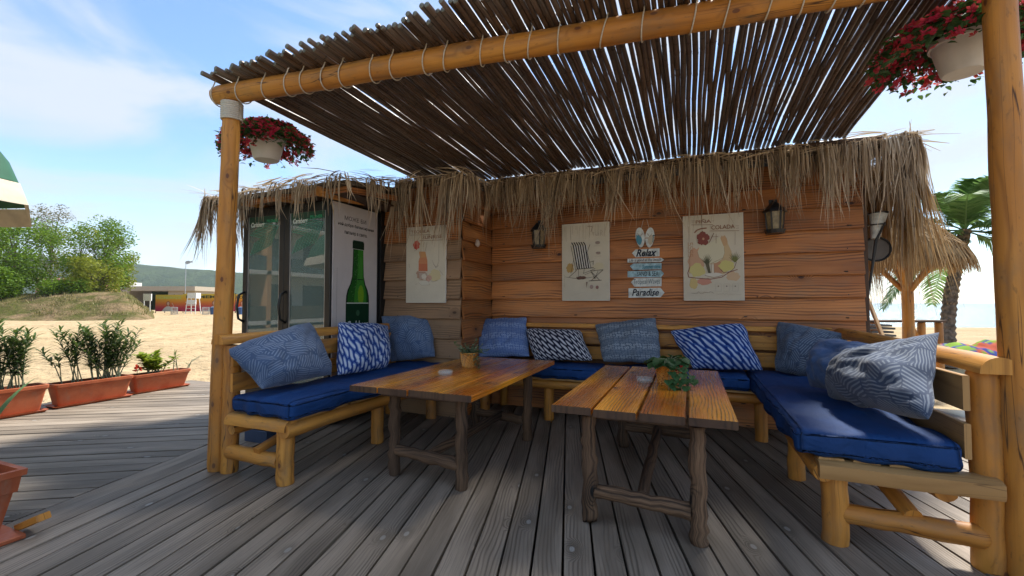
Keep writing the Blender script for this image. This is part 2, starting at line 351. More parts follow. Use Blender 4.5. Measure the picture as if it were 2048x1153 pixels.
def plain(name, col, rough=.75, sheen=.3):
    t = NT(name); uv = t.obj(); n = t.noise(uv, 2.2, 4); t.set(col=t.mix(t.rng(n, .3, .7), tuple(c*.82 for c in col), tuple(c*1.2 for c in col)), rough=rough, spec=.3, sheen=sheen)
    a = t.noise(t.mapv(uv, (7, 3, 9)), 1, 4, .55, 1.2); t.bump(t.math('ADD', a, t.math('MULTIPLY', t.noise(uv, 260, 1), .12)), .7, .025)
plain('cushion_blue', (.004, .042, .165), .7, 0.); plain('pillow_plain', (.055, .115, .26), .85, .2)
# terrain, water
def sandmat():
    t = NT('sand'); o = t.obj(); a = t.noise(o, .35, 5, .6); b = t.noise(o, 5, 5, .65); c = t.mix(t.rng(a, .3, .7), (.40, .295, .17), (.48, .365, .22)); c = t.mix(t.rng(b, .45, .8, 0, .35), c, (.30, .215, .125))
    t.set(col=c, rough=.95, spec=.1); fp = t.N('TexVoronoi', {'Vector': o, 'Scale': 1.9}, feature='SMOOTH_F1').outputs['Distance']; t.bump(t.math('ADD', t.math('ADD', b, t.math('MULTIPLY', fp, 1.6)), t.math('MULTIPLY', t.noise(o, 1.3, 4), 1.5)), 1., .12)
sandmat()
def dunemat():
    t = NT('dune'); o = t.obj(); a = t.noise(t.mapv(o, (.25, .25, .9)), 1, 5, .62); b = t.noise(o, 2.2, 5, .7)
    c = t.mix(t.rng(a, .36, .56), (.25, .175, .10), (.085, .09, .025)); c = t.mix(t.rng(b, .45, .65, 0, .7), c, (.13, .10, .05))
    t.set(col=c, rough=1., spec=.05); t.bump(b, 1., .3)
dunemat()
def hillmat():
    t = NT('hill'); o = t.obj(); a = t.noise(o, .016, 6, .7); b = t.noise(o, .09, 4, .7); c = t.mix(t.rng(a, .35, .65), (.022, .045, .02), (.055, .085, .03)); c = t.mix(t.rng(b, .45, .7, 0, .6), c, (.014, .03, .014))
    t.set(col=c, rough=1., spec=0.); t.bump(b, 1., 8.)
hillmat()
def seamat():
    t = NT('sea'); o = t.obj(); a = t.noise(t.mapv(o, (.12, .55, 1)), 1, 5, .6); b = t.noise(t.mapv(o, (.9, 2.4, 1)), 1, 4)
    t.set(col=t.mix(t.rng(a, .4, .7), (.10, .17, .18), (.17, .235, .235)), rough=.22, spec=.5); t.bump(t.math('ADD', a, t.math('MULTIPLY', b, .5)), .8, .5)
seamat()
def glassmat(name, tint, ior=1.9, rough=.0):
    t = NT(name); t.n.remove(t.b); fr = t.N('Fresnel', {'IOR': ior}); tb = t.N('BsdfTransparent', {'Color': (*tint, 1)}); g = t.N('BsdfGlossy', {'Color': (1, 1, 1, 1), 'Roughness': rough})
    ms = t.N('MixShader', {0: fr.outputs[0], 1: tb.outputs[0], 2: g.outputs[0]}); t.l.new(ms.outputs[0], t.n['Material Output'].inputs[0])
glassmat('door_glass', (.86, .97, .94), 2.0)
def painted_reflection():  # pale green diffuse paints reflected brightness into the door glass
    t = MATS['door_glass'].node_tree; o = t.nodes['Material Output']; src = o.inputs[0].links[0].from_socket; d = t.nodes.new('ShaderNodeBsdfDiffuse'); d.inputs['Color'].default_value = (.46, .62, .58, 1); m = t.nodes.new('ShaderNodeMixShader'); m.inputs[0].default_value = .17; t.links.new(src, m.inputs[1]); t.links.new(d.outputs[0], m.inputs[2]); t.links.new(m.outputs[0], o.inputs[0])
painted_reflection()
def ashglass():
    t = NT('clear_glass'); t.set(col=(.8, .84, .84), rough=.08, spec=.8); tb = t.N('BsdfTransparent', {'Color': (.96, .98, .98, 1)}); ms = t.N('MixShader', {0: .2, 1: tb.outputs[0], 2: t.b.outputs[0]}); t.l.new(ms.outputs[0], t.n['Material Output'].inputs[0])
ashglass(); glassmat('pane', (.5, .55, .6), 2.2)

# ------------------------------------------------------------------ ground, sea, hills
def shore(x, y): return y-(50+1.5*max(0, -x-20))
def ground_h(x, y):
    w = shore(x, y); r = math.hypot(x, y)
    n = mnoise.noise(V((x*.35, y*.35, 0)))*.05+mnoise.noise(V((x*1.4, y*1.4, 3)))*.045+mnoise.noise(V((x*3.3, y*3.3, 8)))*.022+mnoise.noise(V((x*.06, y*.06, 5)))*.16*min(1, r/30)
    h = -.2+n*max(.15, min(1, (r-5)/6))
    if w > -14: h -= min(8., .075*(w+14))
    return h
mb = MB(); rad = [0]+[1.2*1.085**i for i in range(104)]; SEG = 180; rings = []
for r_ in rad:
    rings.append([mb.vert((r_*math.cos(2*math.pi*k/SEG), r_*math.sin(2*math.pi*k/SEG), ground_h(r_*math.cos(2*math.pi*k/SEG), r_*math.sin(2*math.pi*k/SEG)))) for k in range(SEG)])
    if r_ > 5200: break
for i in range(len(rings)-1):
    for k in range(SEG):
        k2 = (k+1) % SEG; mb.face((rings[i][k], rings[i+1][k], rings[i+1][k2], rings[i][k2]))
tag(mb.build('sand_beach', 'sand', None, True, (0, 0, 0)), kind='structure')
mb = MB(); xs = [-5000, -2500, -1200, -600, -300, -150, -60, 0, 60, 200, 600, 1500, 3000, 5000]; ys = [40, 60, 90, 140, 240, 500, 1200, 2600, 5000]
g = [[mb.vert((x, y, -1.05)) for x in xs] for y in ys]
for j in range(len(ys)-1):
    for i in range(len(xs)-1): mb.face((g[j][i], g[j][i+1], g[j+1][i+1], g[j+1][i]))
tag(mb.build('sea', 'sea', None, False, (0, 0, 0)), kind='structure')
mb = MB(); pr = [(-400, 70), (-150, 96), (60, 92), (200, 84), (270, 76), (350, 70), (430, 63), (520, 60), (640, 52), (800, 36), (950, 16), (1100, 2)]
rows = []
for row in range(9):
    t_ = row/8; q = []
    for i in range(0, 111):
        px = -400+1500*i/110; k = max(j for j in range(len(pr)-1) if pr[j][0] <= px); a = (px-pr[k][0])/(pr[k+1][0]-pr[k][0]); hp = pr[k][1]*(1-a)+pr[k+1][1]*a
        D = 1000+420*t_; p = gd(px, D); prof = math.sin(t_*math.pi*.5)**.8
        z = (hp*1420/FPX)*prof+(mnoise.noise(V((p.x*.01, p.y*.01, 1)))*9+mnoise.noise(V((p.x*.03, p.y*.03, 4)))*4)*(.3+.7*math.sin(t_*math.pi))*(0 if row == 0 else 1)
        q.append(mb.vert((p.x, p.y, z-(1 if row == 0 else 0))))
    rows.append(q)
for j in range(8):
    for i in range(110): mb.face((rows[j][i], rows[j][i+1], rows[j+1][i+1], rows[j+1][i]))
tag(mb.build('hills', 'hill', None, True, (0, 0, 0)), kind='structure')
# grassy dune on the left
def dune_h(px, d):
    base = max(0, min(1, (d-39)/9)); e = max(0, min(1, (318-px)/75)); s_ = e*e*(3-2*e); lf = .72+.28*max(0, min(1, (px+60)/190))
    return (2.55*(base*base*(3-2*base))*lf+.35*max(0, min(1, (d-48)/20)))*s_
mb = MB(); g = []
for j in range(41):
    d = 37+j*1.1; row = []
    for i in range(91):
        px = -330+i*7.3; p = gd(px, d); h = dune_h(px, d); n_ = mnoise.noise(V((p.x*.45, p.y*.45, 2)))*.28+mnoise.noise(V((p.x*1.3, p.y*1.3, 7)))*.13
        row.append(mb.vert((p.x, p.y, -.45+h*(1+.0)+n_*min(1, h)+(.35 if h > .5 else .35*h*2))))
    g.append(row)
for j in range(40):
    for i in range(90): mb.face((g[j][i], g[j][i+1], g[j+1][i+1], g[j+1][i]))
dune = tag(mb.build('dune', 'dune', None, True, (0, 0, 0)), kind='structure')
mb = MB()
for _ in range(9000):
    px, d = rnd.uniform(-120, 300), 40+rnd.random()**1.3*24; h = dune_h(px, d)
    if h < .35 or mnoise.noise(V((px*.02, d*.2, 0)))+rnd.uniform(-.25, .25) < -.05: continue
    p = gd(px, d); z = -.25+h; a = rnd.uniform(0, 6.28); s_ = V((math.cos(a), math.sin(a), 0)); L = rnd.uniform(.12, .42)
    mb.ribbon([(p.x, p.y, z), p+V((rnd.uniform(-.15, .15), rnd.uniform(-.15, .15), z+L))], [.12, .03], s_, (rnd.random(),)*3)
tag(mb.build('dune_grass', 'grass_dry', None), 'dry grass tufts growing over the dune below the trees', 'grass', kind='stuff')

# ------------------------------------------------------------------ deck
ANG = R(14.8); DD = V((-math.sin(ANG), math.cos(ANG), 0)); DN = V((math.cos(ANG), math.sin(ANG), 0)); PITCHB = .161; S0 = -3.25
mb = MB(); mb.box((-8.08, -3.1, -.5), (5.95, 5.06, -.13)); mb.box((-5.3, 5.06, -.5), (5.95, 8, -.131))  # near-black bed under the boards, its colour stands in for shade in the gaps
deck = tag(mb.build('deck', 'black_frame', None, False, (0, 0, 0)), kind='structure')
def clip(poly, n, c):
    out = []
    for i in range(len(poly)):
        a, b = poly[i], poly[(i+1) % len(poly)]; da, db = a.dot(n)-c, b.dot(n)-c
        if da <= 0: out.append(a)
        if da*db < 0: out.append(a+(b-a)*(da/(da-db)))
    return out
def board(poly, along):
    mb = MB(); zt = rnd.uniform(-.003, .003); ou, ov = rnd.random()*30, rnd.random()*30; al = along; ac = V((-al.y, al.x, 0)); n = len(poly)
    cen = sum(poly, V((0, 0, 0)))/n
    top = [mb.vert(p+V((0, 0, zt-.0005))) for p in [cen+(q-cen)*(1-.0) for q in poly]]; bot = [mb.vert(V((p.x, p.y, -.05))) for p in poly]
    mb.face(top, [(ou+p.dot(ac), ov+p.dot(al)) for p in poly]); mb.face(list(reversed(bot)))
    for i in range(n):
        j = (i+1) % n; mb.face((top[j], top[i], bot[i], bot[j]), [(ou+poly[j].dot(ac), ov+poly[j].dot(al)), (ou+poly[i].dot(ac), ov+poly[i].dot(al)), (ou+poly[i].dot(ac)+.03, ov+poly[i].dot(al)), (ou+poly[j].dot(ac)+.03, ov+poly[j].dot(al))])
    return mb.build('plank', 'deck', deck)
for i in range(-1, 49):
    s0 = S0+i*PITCHB+(.0075+rnd.uniform(-.002, .002) if i != 0 else .003); s1 = S0+(i+1)*PITCHB-(.0075+rnd.uniform(-.002, .002) if i != -1 else .001)
    p = [DN*s0+DD*-4, DN*s1+DD*-4, DN*s1+DD*8.6, DN*s0+DD*8.6]
    p = clip(p, V((0, 1, 0)), 5.12 if i < 4 else 8); p = clip(p, V((1, 0, 0)), 5.9); p = clip(p, V((0, -1, 0)), 3.1)
    if len(p) > 2: board(p, DD)
A2 = R(59); D2 = V((math.sin(A2), math.cos(A2), 0)); N2 = V((-math.cos(A2), math.sin(A2), 0))
for i in range(-12, 66):
    q0, q1 = i*PITCHB+.0075, (i+1)*PITCHB-.0075
    p = [N2*q0+D2*-16, N2*q0+D2*8, N2*q1+D2*8, N2*q1+D2*-16]
    p = clip(p, DN, S0-PITCHB-.002); p = clip(p, V((-1, 0, 0)), 8.1); p = clip(p, V((0, 1, 0)), 5.08); p = clip(p, V((0, -1, 0)), 3.1)
    if len(p) > 2:
        area = sum(p[k].x*p[(k+1) % len(p)].y-p[(k+1) % len(p)].x*p[k].y for k in range(len(p)))
        if area < 0: p = p[::-1]
        if abs(area) > .02: board(p, D2)

# ------------------------------------------------------------------ printing helper (flat print lying on real panels)
_tc = {}
def text_mesh(s_, bold=0., shear=0., mono=False):
    k = (s_, bold, shear)
    if k in _tc: return _tc[k]
    cu = bpy.data.curves.new('lettering', 'FONT'); cu.body = s_; cu.size = 1; cu.offset = bold; cu.shear = shear; cu.resolution_u = 3; cu.fill_mode = 'FRONT'
    ob = bpy.data.objects.new('lettering', cu); me = bpy.data.meshes.new_from_object(ob)
    v = [(p.co.x, p.co.y) for p in me.vertices]; f = [tuple(p.vertices) for p in me.polygons]
    bpy.data.objects.remove(ob); bpy.data.curves.remove(cu); bpy.data.meshes.remove(me)
    xs = [p[0] for p in v] or [0, 1]; ys = [p[1] for p in v] or [0, 1]
    _tc[k] = (v, f, min(xs), max(xs), min(ys), max(ys)); return _tc[k]
class Print:
    """flat print on a panel: origin o (lower left), unit axes ux, uy, outward normal n; coordinates 0..w, 0..h in metres"""
    def __init__(s, o, ux, uy, n): s.o, s.ux, s.uy, s.n = V(o), V(ux), V(uy), V(n); s.mb = MB(); s.k = 0
    def P(s, x, y): return s.o+s.ux*x+s.uy*y+s.n*(.0012+.00012*s.k)
    def poly(s, pts, c): s.k += 1; s.mb.poly([s.P(*p) for p in pts], c)
    def rect(s, x0, y0, x1, y1, c): s.poly([(x0, y0), (x1, y0), (x1, y1), (x0, y1)], c)
    def ell(s, x, y, a, b, c, n=20, rot=0):
        s.poly([(x+a*math.cos(t)*math.cos(rot)-b*math.sin(t)*math.sin(rot), y+a*math.cos(t)*math.sin(rot)+b*math.sin(t)*math.cos(rot)) for t in [2*math.pi*i/n for i in range(n)]], c)
    def line(s, pts, w, c):
        s.k += 1
        for i in range(len(pts)-1):
            a, b = V((*pts[i], 0)), V((*pts[i+1], 0)); d = (b-a)
            if d.length < 1e-6: continue
            n = V((-d.y, d.x, 0)).normalized()*(w/2); s.mb.poly([s.P(*(a-n)[:2]), s.P(*(b-n)[:2]), s.P(*(b+n)[:2]), s.P(*(a+n)[:2])], c)
    def text(s, t, x, y, w, h, c, bold=0., shear=0.):
        v, f, x0, x1, y0, y1 = text_mesh(t, bold, shear); s.k += 1; b = len(s.mb.v)
        for p in v: s.mb.vert(s.P(x+(p[0]-x0)/(x1-x0)*w, y+(p[1]-y0)/(y1-y0)*h), c)
        for q in f: s.mb.face([b+i for i in q])
    def build(s, parent, name='print', mat='print'): return s.mb.build(name, mat, parent)

# ------------------------------------------------------------------ beach hut: siding, roof, thatch
hut = thing('beach_hut', (0, 6.6, 0), 'reddish brown board beach hut with shaggy palm thatch eaves behind the benches', 'hut')
mb = MB()
mb.box((-2.50, 5.54, -.1), (1.62, 8.0, 2.86), .001); mb.box((-3.62, 4.69, -.1), (-2.555, 8.0, 2.76), .001)
mb.build('wall_core', 'dark_board', hut)
EDGE = [z for z in [1.1665+.2365*k for k in range(-5, 8)] if z < 2.75]
def lap(p0, p1, z0, z1, nrm, mat='siding'):
    mb = MB(); p0, p1, n = V(p0), V(p1), V(nrm); d = (p1-p0).normalized(); L = (p1-p0).length; ou, ov = rnd.random()*30, rnd.random()*30
    prof = [(.042, z0), (.062, z0), (.065, z0+.006), (.022, z1+.022), (.006, z1+.022)]; k = len(prof); segs = 6; rings = []
    for j in range(segs+1):
        w = rnd.uniform(-.0015, .0015)
        rings.append([mb.vert(p0+d*(L*j/segs)+n*o+V((0, 0, z+w))) for o, z in prof])
    cu = [0, .03, .036, .036+z1-z0+.012, .25+z1-z0]
    for j in range(segs):
        for i in range(k):
            i2 = (i+1) % k; c0, c1 = cu[i], cu[i2] if i2 else cu[i]+.26
            mb.face((rings[j][i], rings[j+1][i], rings[j+1][i2], rings[j][i2]), [(ou+c0, ov+L*j/segs), (ou+c0, ov+L*(j+1)/segs), (ou+c1, ov+L*(j+1)/segs), (ou+c1, ov+L*j/segs)])
    mb.face(rings[0]); mb.face(list(reversed(rings[-1]))); mb.build('wall_board', mat, hut)
for z in EDGE:
    lap((-2.50, 5.5, 0), (1.645, 5.5, 0), z, z+.2365, (0, -1, 0))
    lap((-2.555, 4.652, 0), (-2.555, 5.49, 0), z-.012, z+.2245, (1, 0, 0))
    lap((-3.62, 4.65, 0), (-2.52, 4.65, 0), z-.008, z+.2285, (0, -1, 0), 'siding_grey' if z < 2.0 else 'siding')
    lap((1.62, 5.52, 0), (1.62, 8., 0), z, z+.2365, (1, 0, 0))
mb = MB(); mb.box((-5.06, 4.6, -.1), (-3.63, 4.66, 2.62), .001); mb.box((-3.655, 4.535, -.1), (-3.628, 4.64, 2.72), .001); mb.build('alcove_wall', 'black_frame', hut)
mb = MB(); mb.box((-5.2, 3.62, 2.515), (-3.32, 4.66, 2.535), .001); mb.build('soffit', 'dark_board', hut)
for p in ((1.665, 5.515),):
    mb = MB(); mb.plank((p[0], p[1], 0), (p[0], p[1], 2.8), .045, .05); mb.build('corner_trim', 'dark_board', hut)
mb = MB()
for z in EDGE:
    for x in (-2.3, -1.35, -.4, .55, 1.5): mb.tube([(x+rnd.uniform(-.05, .05), 5.445, z+.03), (x, 5.434, z+.03)], .006, 6)
    for x in (-3.4, -2.65): mb.tube([(x, 4.6, z+.024), (x, 4.585, z+.024)], .006, 6)
mb.build('nail_heads', 'black_metal', hut)['kind'] = 'stuff'
# roof slabs (thatch bed) and fascia logs
def slab(pts, z0, z1, name='roof'):
    mb = MB(); mb.prism([V((x, y, z)) for x, y, z in pts], (0, 0, z1-z0)); return mb.build(name, 'thatch_core', hut)
slab([(-2.33, 5.24, 2.86), (1.95, 5.24, 2.86), (1.95, 8.3, 3.3), (-2.33, 8.3, 3.3)], 0, .07)
slab([(-3.25, 4.43, 2.76), (-2.40, 4.43, 2.76), (-2.40, 8.3, 3.28), (-3.25, 8.3, 3.28)], 0, .06)
slab([(-5.3, 3.5, 2.53), (-3.24, 3.5, 2.56), (-3.24, 4.8, 2.74), (-5.3, 4.8, 2.66)], 0, .05)
mb = MB(); mb.plank((-5.25, 3.56, 2.51), (-3.27, 3.56, 2.53), .03, .06); mb.build('fascia', 'siding', hut)
mb = MB(); mb.plank((-3.28, 3.6, 2.53), (-3.28, 4.45, 2.62), .03, .06); mb.build('fascia', 'siding', hut)
for x in (-4.75, -4.18, -3.6):
    mb = MB(); mb.log((x, 3.48, 2.52), (x, 4.7, 2.6), .055); mb.build('rafter', 'pine', hut)
def fringe(mb, path, per_m, lmin, lmax, seed, wid=(.006, .017), out=.07, dens=None, lay=True):
    r = random.Random(seed); Ls = [(V(path[i+1][:3])-V(path[i][:3])).length for i in range(len(path)-1)]
    for i, L in enumerate(Ls):
        a, b = V(path[i][:3]), V(path[i+1][:3]); d = (b-a).normalized(); o = V((d.y, -d.x, 0)).normalized(); s_ = path[i][3] if len(path[i]) > 3 else 1
        clu = [(r.random(), r.gauss(0, .13), r.uniform(.7, 1.25), r.gauss(0, .16)) for _ in range(max(2, int(L*11)))]
        for _ in range(int(L*per_m)):
            t = r.random(); lean = 0; lm = 1; gm = 0
            if r.random() < .72: c_ = r.choice(clu); t = min(1, max(0, c_[0]+r.gauss(0, .028/L))); lean, lm, gm = c_[1], c_[2], c_[3]
            x = t*L; p = a+(b-a)*t
            cl = mnoise.noise(V((x*3.1+seed, seed, i)))*.5+mnoise.noise(V((x*9+seed, seed*2, i)))*.3
            if cl+r.uniform(-.5, .5) < -.38: continue
            Ln = (lmin+(lmax-lmin)*min(1.25, max(0, .12+cl*.6+1.0*r.random()**1.35)))*s_*lm
            zj = r.uniform(-.035, .05)+mnoise.noise(V((x*2.3, seed, 5)))*.03; ou = out*r.uniform(.25, 1.25); dr = d*(lean+r.gauss(0, .06))*Ln+o*r.gauss(.02, .05)*Ln
            root = p-o*r.uniform(.05, .22)+V((0, 0, zj+r.uniform(.0, .03)))+d*r.gauss(0, .06)
            k1 = p+o*(ou*.6)+V((0, 0, zj+r.uniform(-.01, .02))); k2 = p+o*ou+dr*.3+V((0, 0, zj-Ln*.28)); k3 = p+o*(ou*1.05)+dr*.7+V((0, 0, zj-Ln*.66)); k4 = p+o*ou+dr*1.15+d*r.gauss(0, .02)+V((0, 0, zj-Ln))
            ang = r.uniform(-1.1, 1.1); sd = (d*math.cos(ang)+o*math.sin(ang)).normalized(); w = r.uniform(*wid)
            g_ = min(1, max(0, r.gauss(.5, .22)+gm))
            mb.ribbon([root, k1, k2, k3, k4], [w*.8, w, w, w*.75, w*.15], sd, (g_,)*3)
        if lay:      # stalks lying along the edge
            for _ in range(int(L*34)):
                p = a+(b-a)*r.random()+V((0, 0, r.uniform(-.01, .075)))+o*r.uniform(-.08, .06); q = d*r.choice((-1, 1))*r.uniform(.12, .4)+V((0, 0, r.gauss(.0, .05)))+o*r.gauss(0, .07)
                w = r.uniform(.006, .016); mb.ribbon([p, p+q*.5+V((0, 0, .012)), p+q], [w, w, w*.3], (o+V((0, 0, r.uniform(.2, 1.5)))).normalized(), (r.uniform(.2, .9),)*3)
mb = MB()
fringe(mb, [(-2.42, 5.25, 2.885), (-2.34, 5.2, 2.89), (1.96, 5.2, 2.89)], 340, .16, .66, 3, (.004, .014), out=.07)
fringe(mb, [(-2.42, 5.3, 2.86), (2.0, 5.3, 2.86)], 120, .2, .45, 4, out=.04, lay=False)
mb.build('thatch_fringe', 'thatch', hut)['kind'] = 'stuff'
mb = MB()
fringe(mb, [(1.70, 5.17, 2.90), (1.98, 5.2, 2.90), (2.04, 5.35, 2.88), (2.07, 8.2, 2.9)], 330, .35, .98, 5, out=.05)
mb.build('thatch_fringe', 'thatch', hut)['kind'] = 'stuff'
mb = MB()
fringe(mb, [(1.88, 5.33, 2.86), (2.02, 5.42, 2.84), (2.05, 7.6, 2.84)], 460, .9, 1.35, 15, out=.05, lay=False)
mb.build('thatch_fringe', 'thatch_gold', hut)['kind'] = 'stuff'
mb = MB()
fringe(mb, [(-3.3, 4.42, 2.80), (-2.36, 4.39, 2.79)], 330, .3, .82, 6, out=.04)
fringe(mb, [(-2.36, 4.39, 2.79), (-2.38, 5.25, 2.84)], 120, .2, .45, 8, out=.04)
mb.build('thatch_fringe', 'thatch', hut)['kind'] = 'stuff'
mb = MB()
fringe(mb, [(-5.34, 3.47, 2.575), (-4.2, 3.45, 2.60), (-3.24, 3.45, 2.615)], 150, .08, .40, 9, out=.05)
fringe(mb, [(-3.24, 3.45, 2.615), (-3.22, 4.42, 2.76)], 80, .12, .42, 10, out=.04)
fringe(mb, [(-5.33, 4.8, 2.6), (-5.36, 3.5, 2.57), (-5.28, 3.45, 2.57)], 330, .3, .66, 11, out=.05)
mb.build('thatch_fringe', 'thatch', hut)['kind'] = 'stuff'

# ------------------------------------------------------------------ pergola: posts, beam, bamboo canes, lashings
perg = thing('bamboo_pergola', (-1, 2.8, 0), 'bamboo cane shade roof on golden log posts over the seating corner', 'pergola')
mb = MB(); mb.log((-3.565, 2.45, 0), (-3.475, 2.45, 3.0), .070, .064, 20, 12, .003, .012); mb.build('post', 'pine', perg, 'auto')
mb = MB(); mb.log((1.505, 2.95, 0), (1.475, 2.95, 3.05), .075, .062, 22, 12, .003, .012); mb.build('post', 'pine', perg, 'auto')
BA, BB = V((-3.66, 2.435, 3.075)), V((1.75, 3.005, 3.075)); BDIR = (BB-BA).normalized()
mb = MB(); mb.log(BA, BB, .079, .08, 20, 14, .006, .02, .6); mb.build('beam', 'pine', perg, 'auto')
mb = MB()
for i in range(9):
    z = 2.985-i*.0165; mb.tube([(-3.478+.0+.074*math.cos(t), 2.45+.074*math.sin(t), z+.002*math.sin(t*2)) for t in [2*math.pi*k/20 for k in range(21)]], .0088, 6, False)
mb.build('rope_binding', 'rope', perg, True)
mb = MB(); a_, b_, _ = frame(BDIR)
mb.tube([a_*(.086*math.cos(t))+b_*(.09*math.sin(t)+(.03 if math.sin(t) > .6 else 0))+BDIR*(.02*math.sin(t)) for t in [2*math.pi*k/24 for k in range(25)]], .0048, 5, False)
mb.v = [tuple(V(p)+ORI[perg.name]) for p in mb.v]
lash0 = mb.build('rope_lashing', 'rope', perg, True); x = .06; first = True
while x < 5.2:
    q = BA+BDIR*x-ORI[perg.name]; rz = rnd.uniform(-.12, .12)
    if first: lash0.location = q; lash0.rotation_euler = (0, 0, rz); first = False
    else: share(lash0, 'rope_lashing', perg, q, (rnd.uniform(-.05, .05), rnd.uniform(-.1, .1), rz))
    x += rnd.uniform(.15, .29)
mb = MB(); mb.log((-2.5, 5.27, 2.952), (1.75, 5.27, 2.952), .036, .034, 10, 12); mb.build('rear_beam', 'dark_board', perg, True)
CL = 2.98; canes = []
for k in range(7):
    mb = MB(); pts = []; rr = []; z = 0.0; r0 = 1.0; n_ = 0; sp = rnd.uniform(.26, .36); off = rnd.uniform(0, sp)
    wx = rnd.uniform(-.008, .008)
    stops = [0.0]; t_ = off
    while t_ < CL-.05: stops += [t_-.008, t_, t_+.008]; t_ += sp*rnd.uniform(.85, 1.15)
    stops.append(CL); stops = sorted(s for s in set(stops) if 0 <= s <= CL)
    for s_ in stops:
        isn = any(abs(s_-q) < 1e-6 for q in stops[2::3]); pts.append(V((wx*math.sin(s_*2.1)+.004*math.sin(s_*5+k), s_, .004*math.sin(s_*3+k*2)))); rr.append(.0184*(1-.015*s_/CL)*(1.12 if isn else 1))
    mb.tube(pts, rr, 8, True); mb.v = [tuple(V(p)+ORI[perg.name]) for p in mb.v]
    mb.m = [0]*(len(mb.f)-2)+[1, 1]; canes.append(mb.build('cane', ['bamboo', 'bamboo_end'], perg, True))
x = -3.62; ci = 0
while x < 1.47:
    w = rnd.choice((.86, .94, 1.0, 1.04, 1.1)); step = .0372*w*.5
    x += step; g_ = (x+3.62)/5.09; y0 = 2.31+rnd.uniform(-.05, .06)+(.05 if rnd.random() < .1 else 0); dx = .2*(1-g_)**2+rnd.uniform(-.006, .006); zb = rnd.choice((0, 0, .004, .008)); ang = math.atan2(-dx, CL); sl = math.atan2(-.185+rnd.uniform(-.012, .012), CL)
    loc = V((x, y0, 3.185+zb))-ORI[perg.name]
    if ci < 7: o = canes[ci]
    else: o = rnd.choice(canes).copy(); C.objects.link(o); o.parent = perg; o.name = 'cane'
    o.location = loc; o.rotation_euler = (sl, 0, ang); o.scale = (w, 1+rnd.uniform(-.01, .01), w); ci += 1
    x += step+(rnd.choice((-.0015, -.0005, .0005, .001, .002)) if rnd.random() > .10 else rnd.uniform(.004, .008))

# ------------------------------------------------------------------ drinks fridge
FX0, FX1, FY0, FY1, FZ0, FZ1 = -5.03, -3.66, 3.72, 4.56, .04, 2.5
fr = thing('drinks_fridge', (-4.35, 4.1, 0), 'tall black two door glass drinks fridge with green bottle advert on its side', 'fridge')
mb = MB(); mb.box((FX0, FY0+.06, FZ0), (FX0+.04, FY1, FZ1)); mb.box((FX1-.04, FY0+.06, FZ0), (FX1, FY1, FZ1)); mb.box((FX0+.04, FY1-.04, FZ0), (FX1-.04, FY1, FZ1)); mb.box((FX0+.04, FY0+.06, FZ1-.06), (FX1-.04, FY1-.04, FZ1)); mb.box((FX0+.04, FY0+.06, FZ0), (FX1-.04, FY1-.04, FZ0+.35)); mb.build('cabinet', 'black_frame', fr)
mb = MB(); mb.box((FX0+.042, FY1-.09, FZ0+.36), (FX1-.042, FY1-.045, FZ1-.07)); mb.box((FX0+.042, FY0+.1, FZ0+.36), (FX0+.06, FY1-.09, FZ1-.07)); mb.box((FX1-.06, FY0+.1, FZ0+.36), (FX1-.042, FY1-.09, FZ1-.07)); mb.build('lining', 'fridge_inside', fr)
for z in (.75, 1.05, 1.36, 1.68, 2.0):
    mb = MB(); mb.box((FX0+.07, FY0+.16, z), (FX1-.07, FY1-.1, z+.012)); mb.box((FX0+.07, FY0+.145, z-.008), (FX1-.07, FY0+.158, z+.022)); mb.build('shelf', 'white_plastic', fr)
XM = -4.35
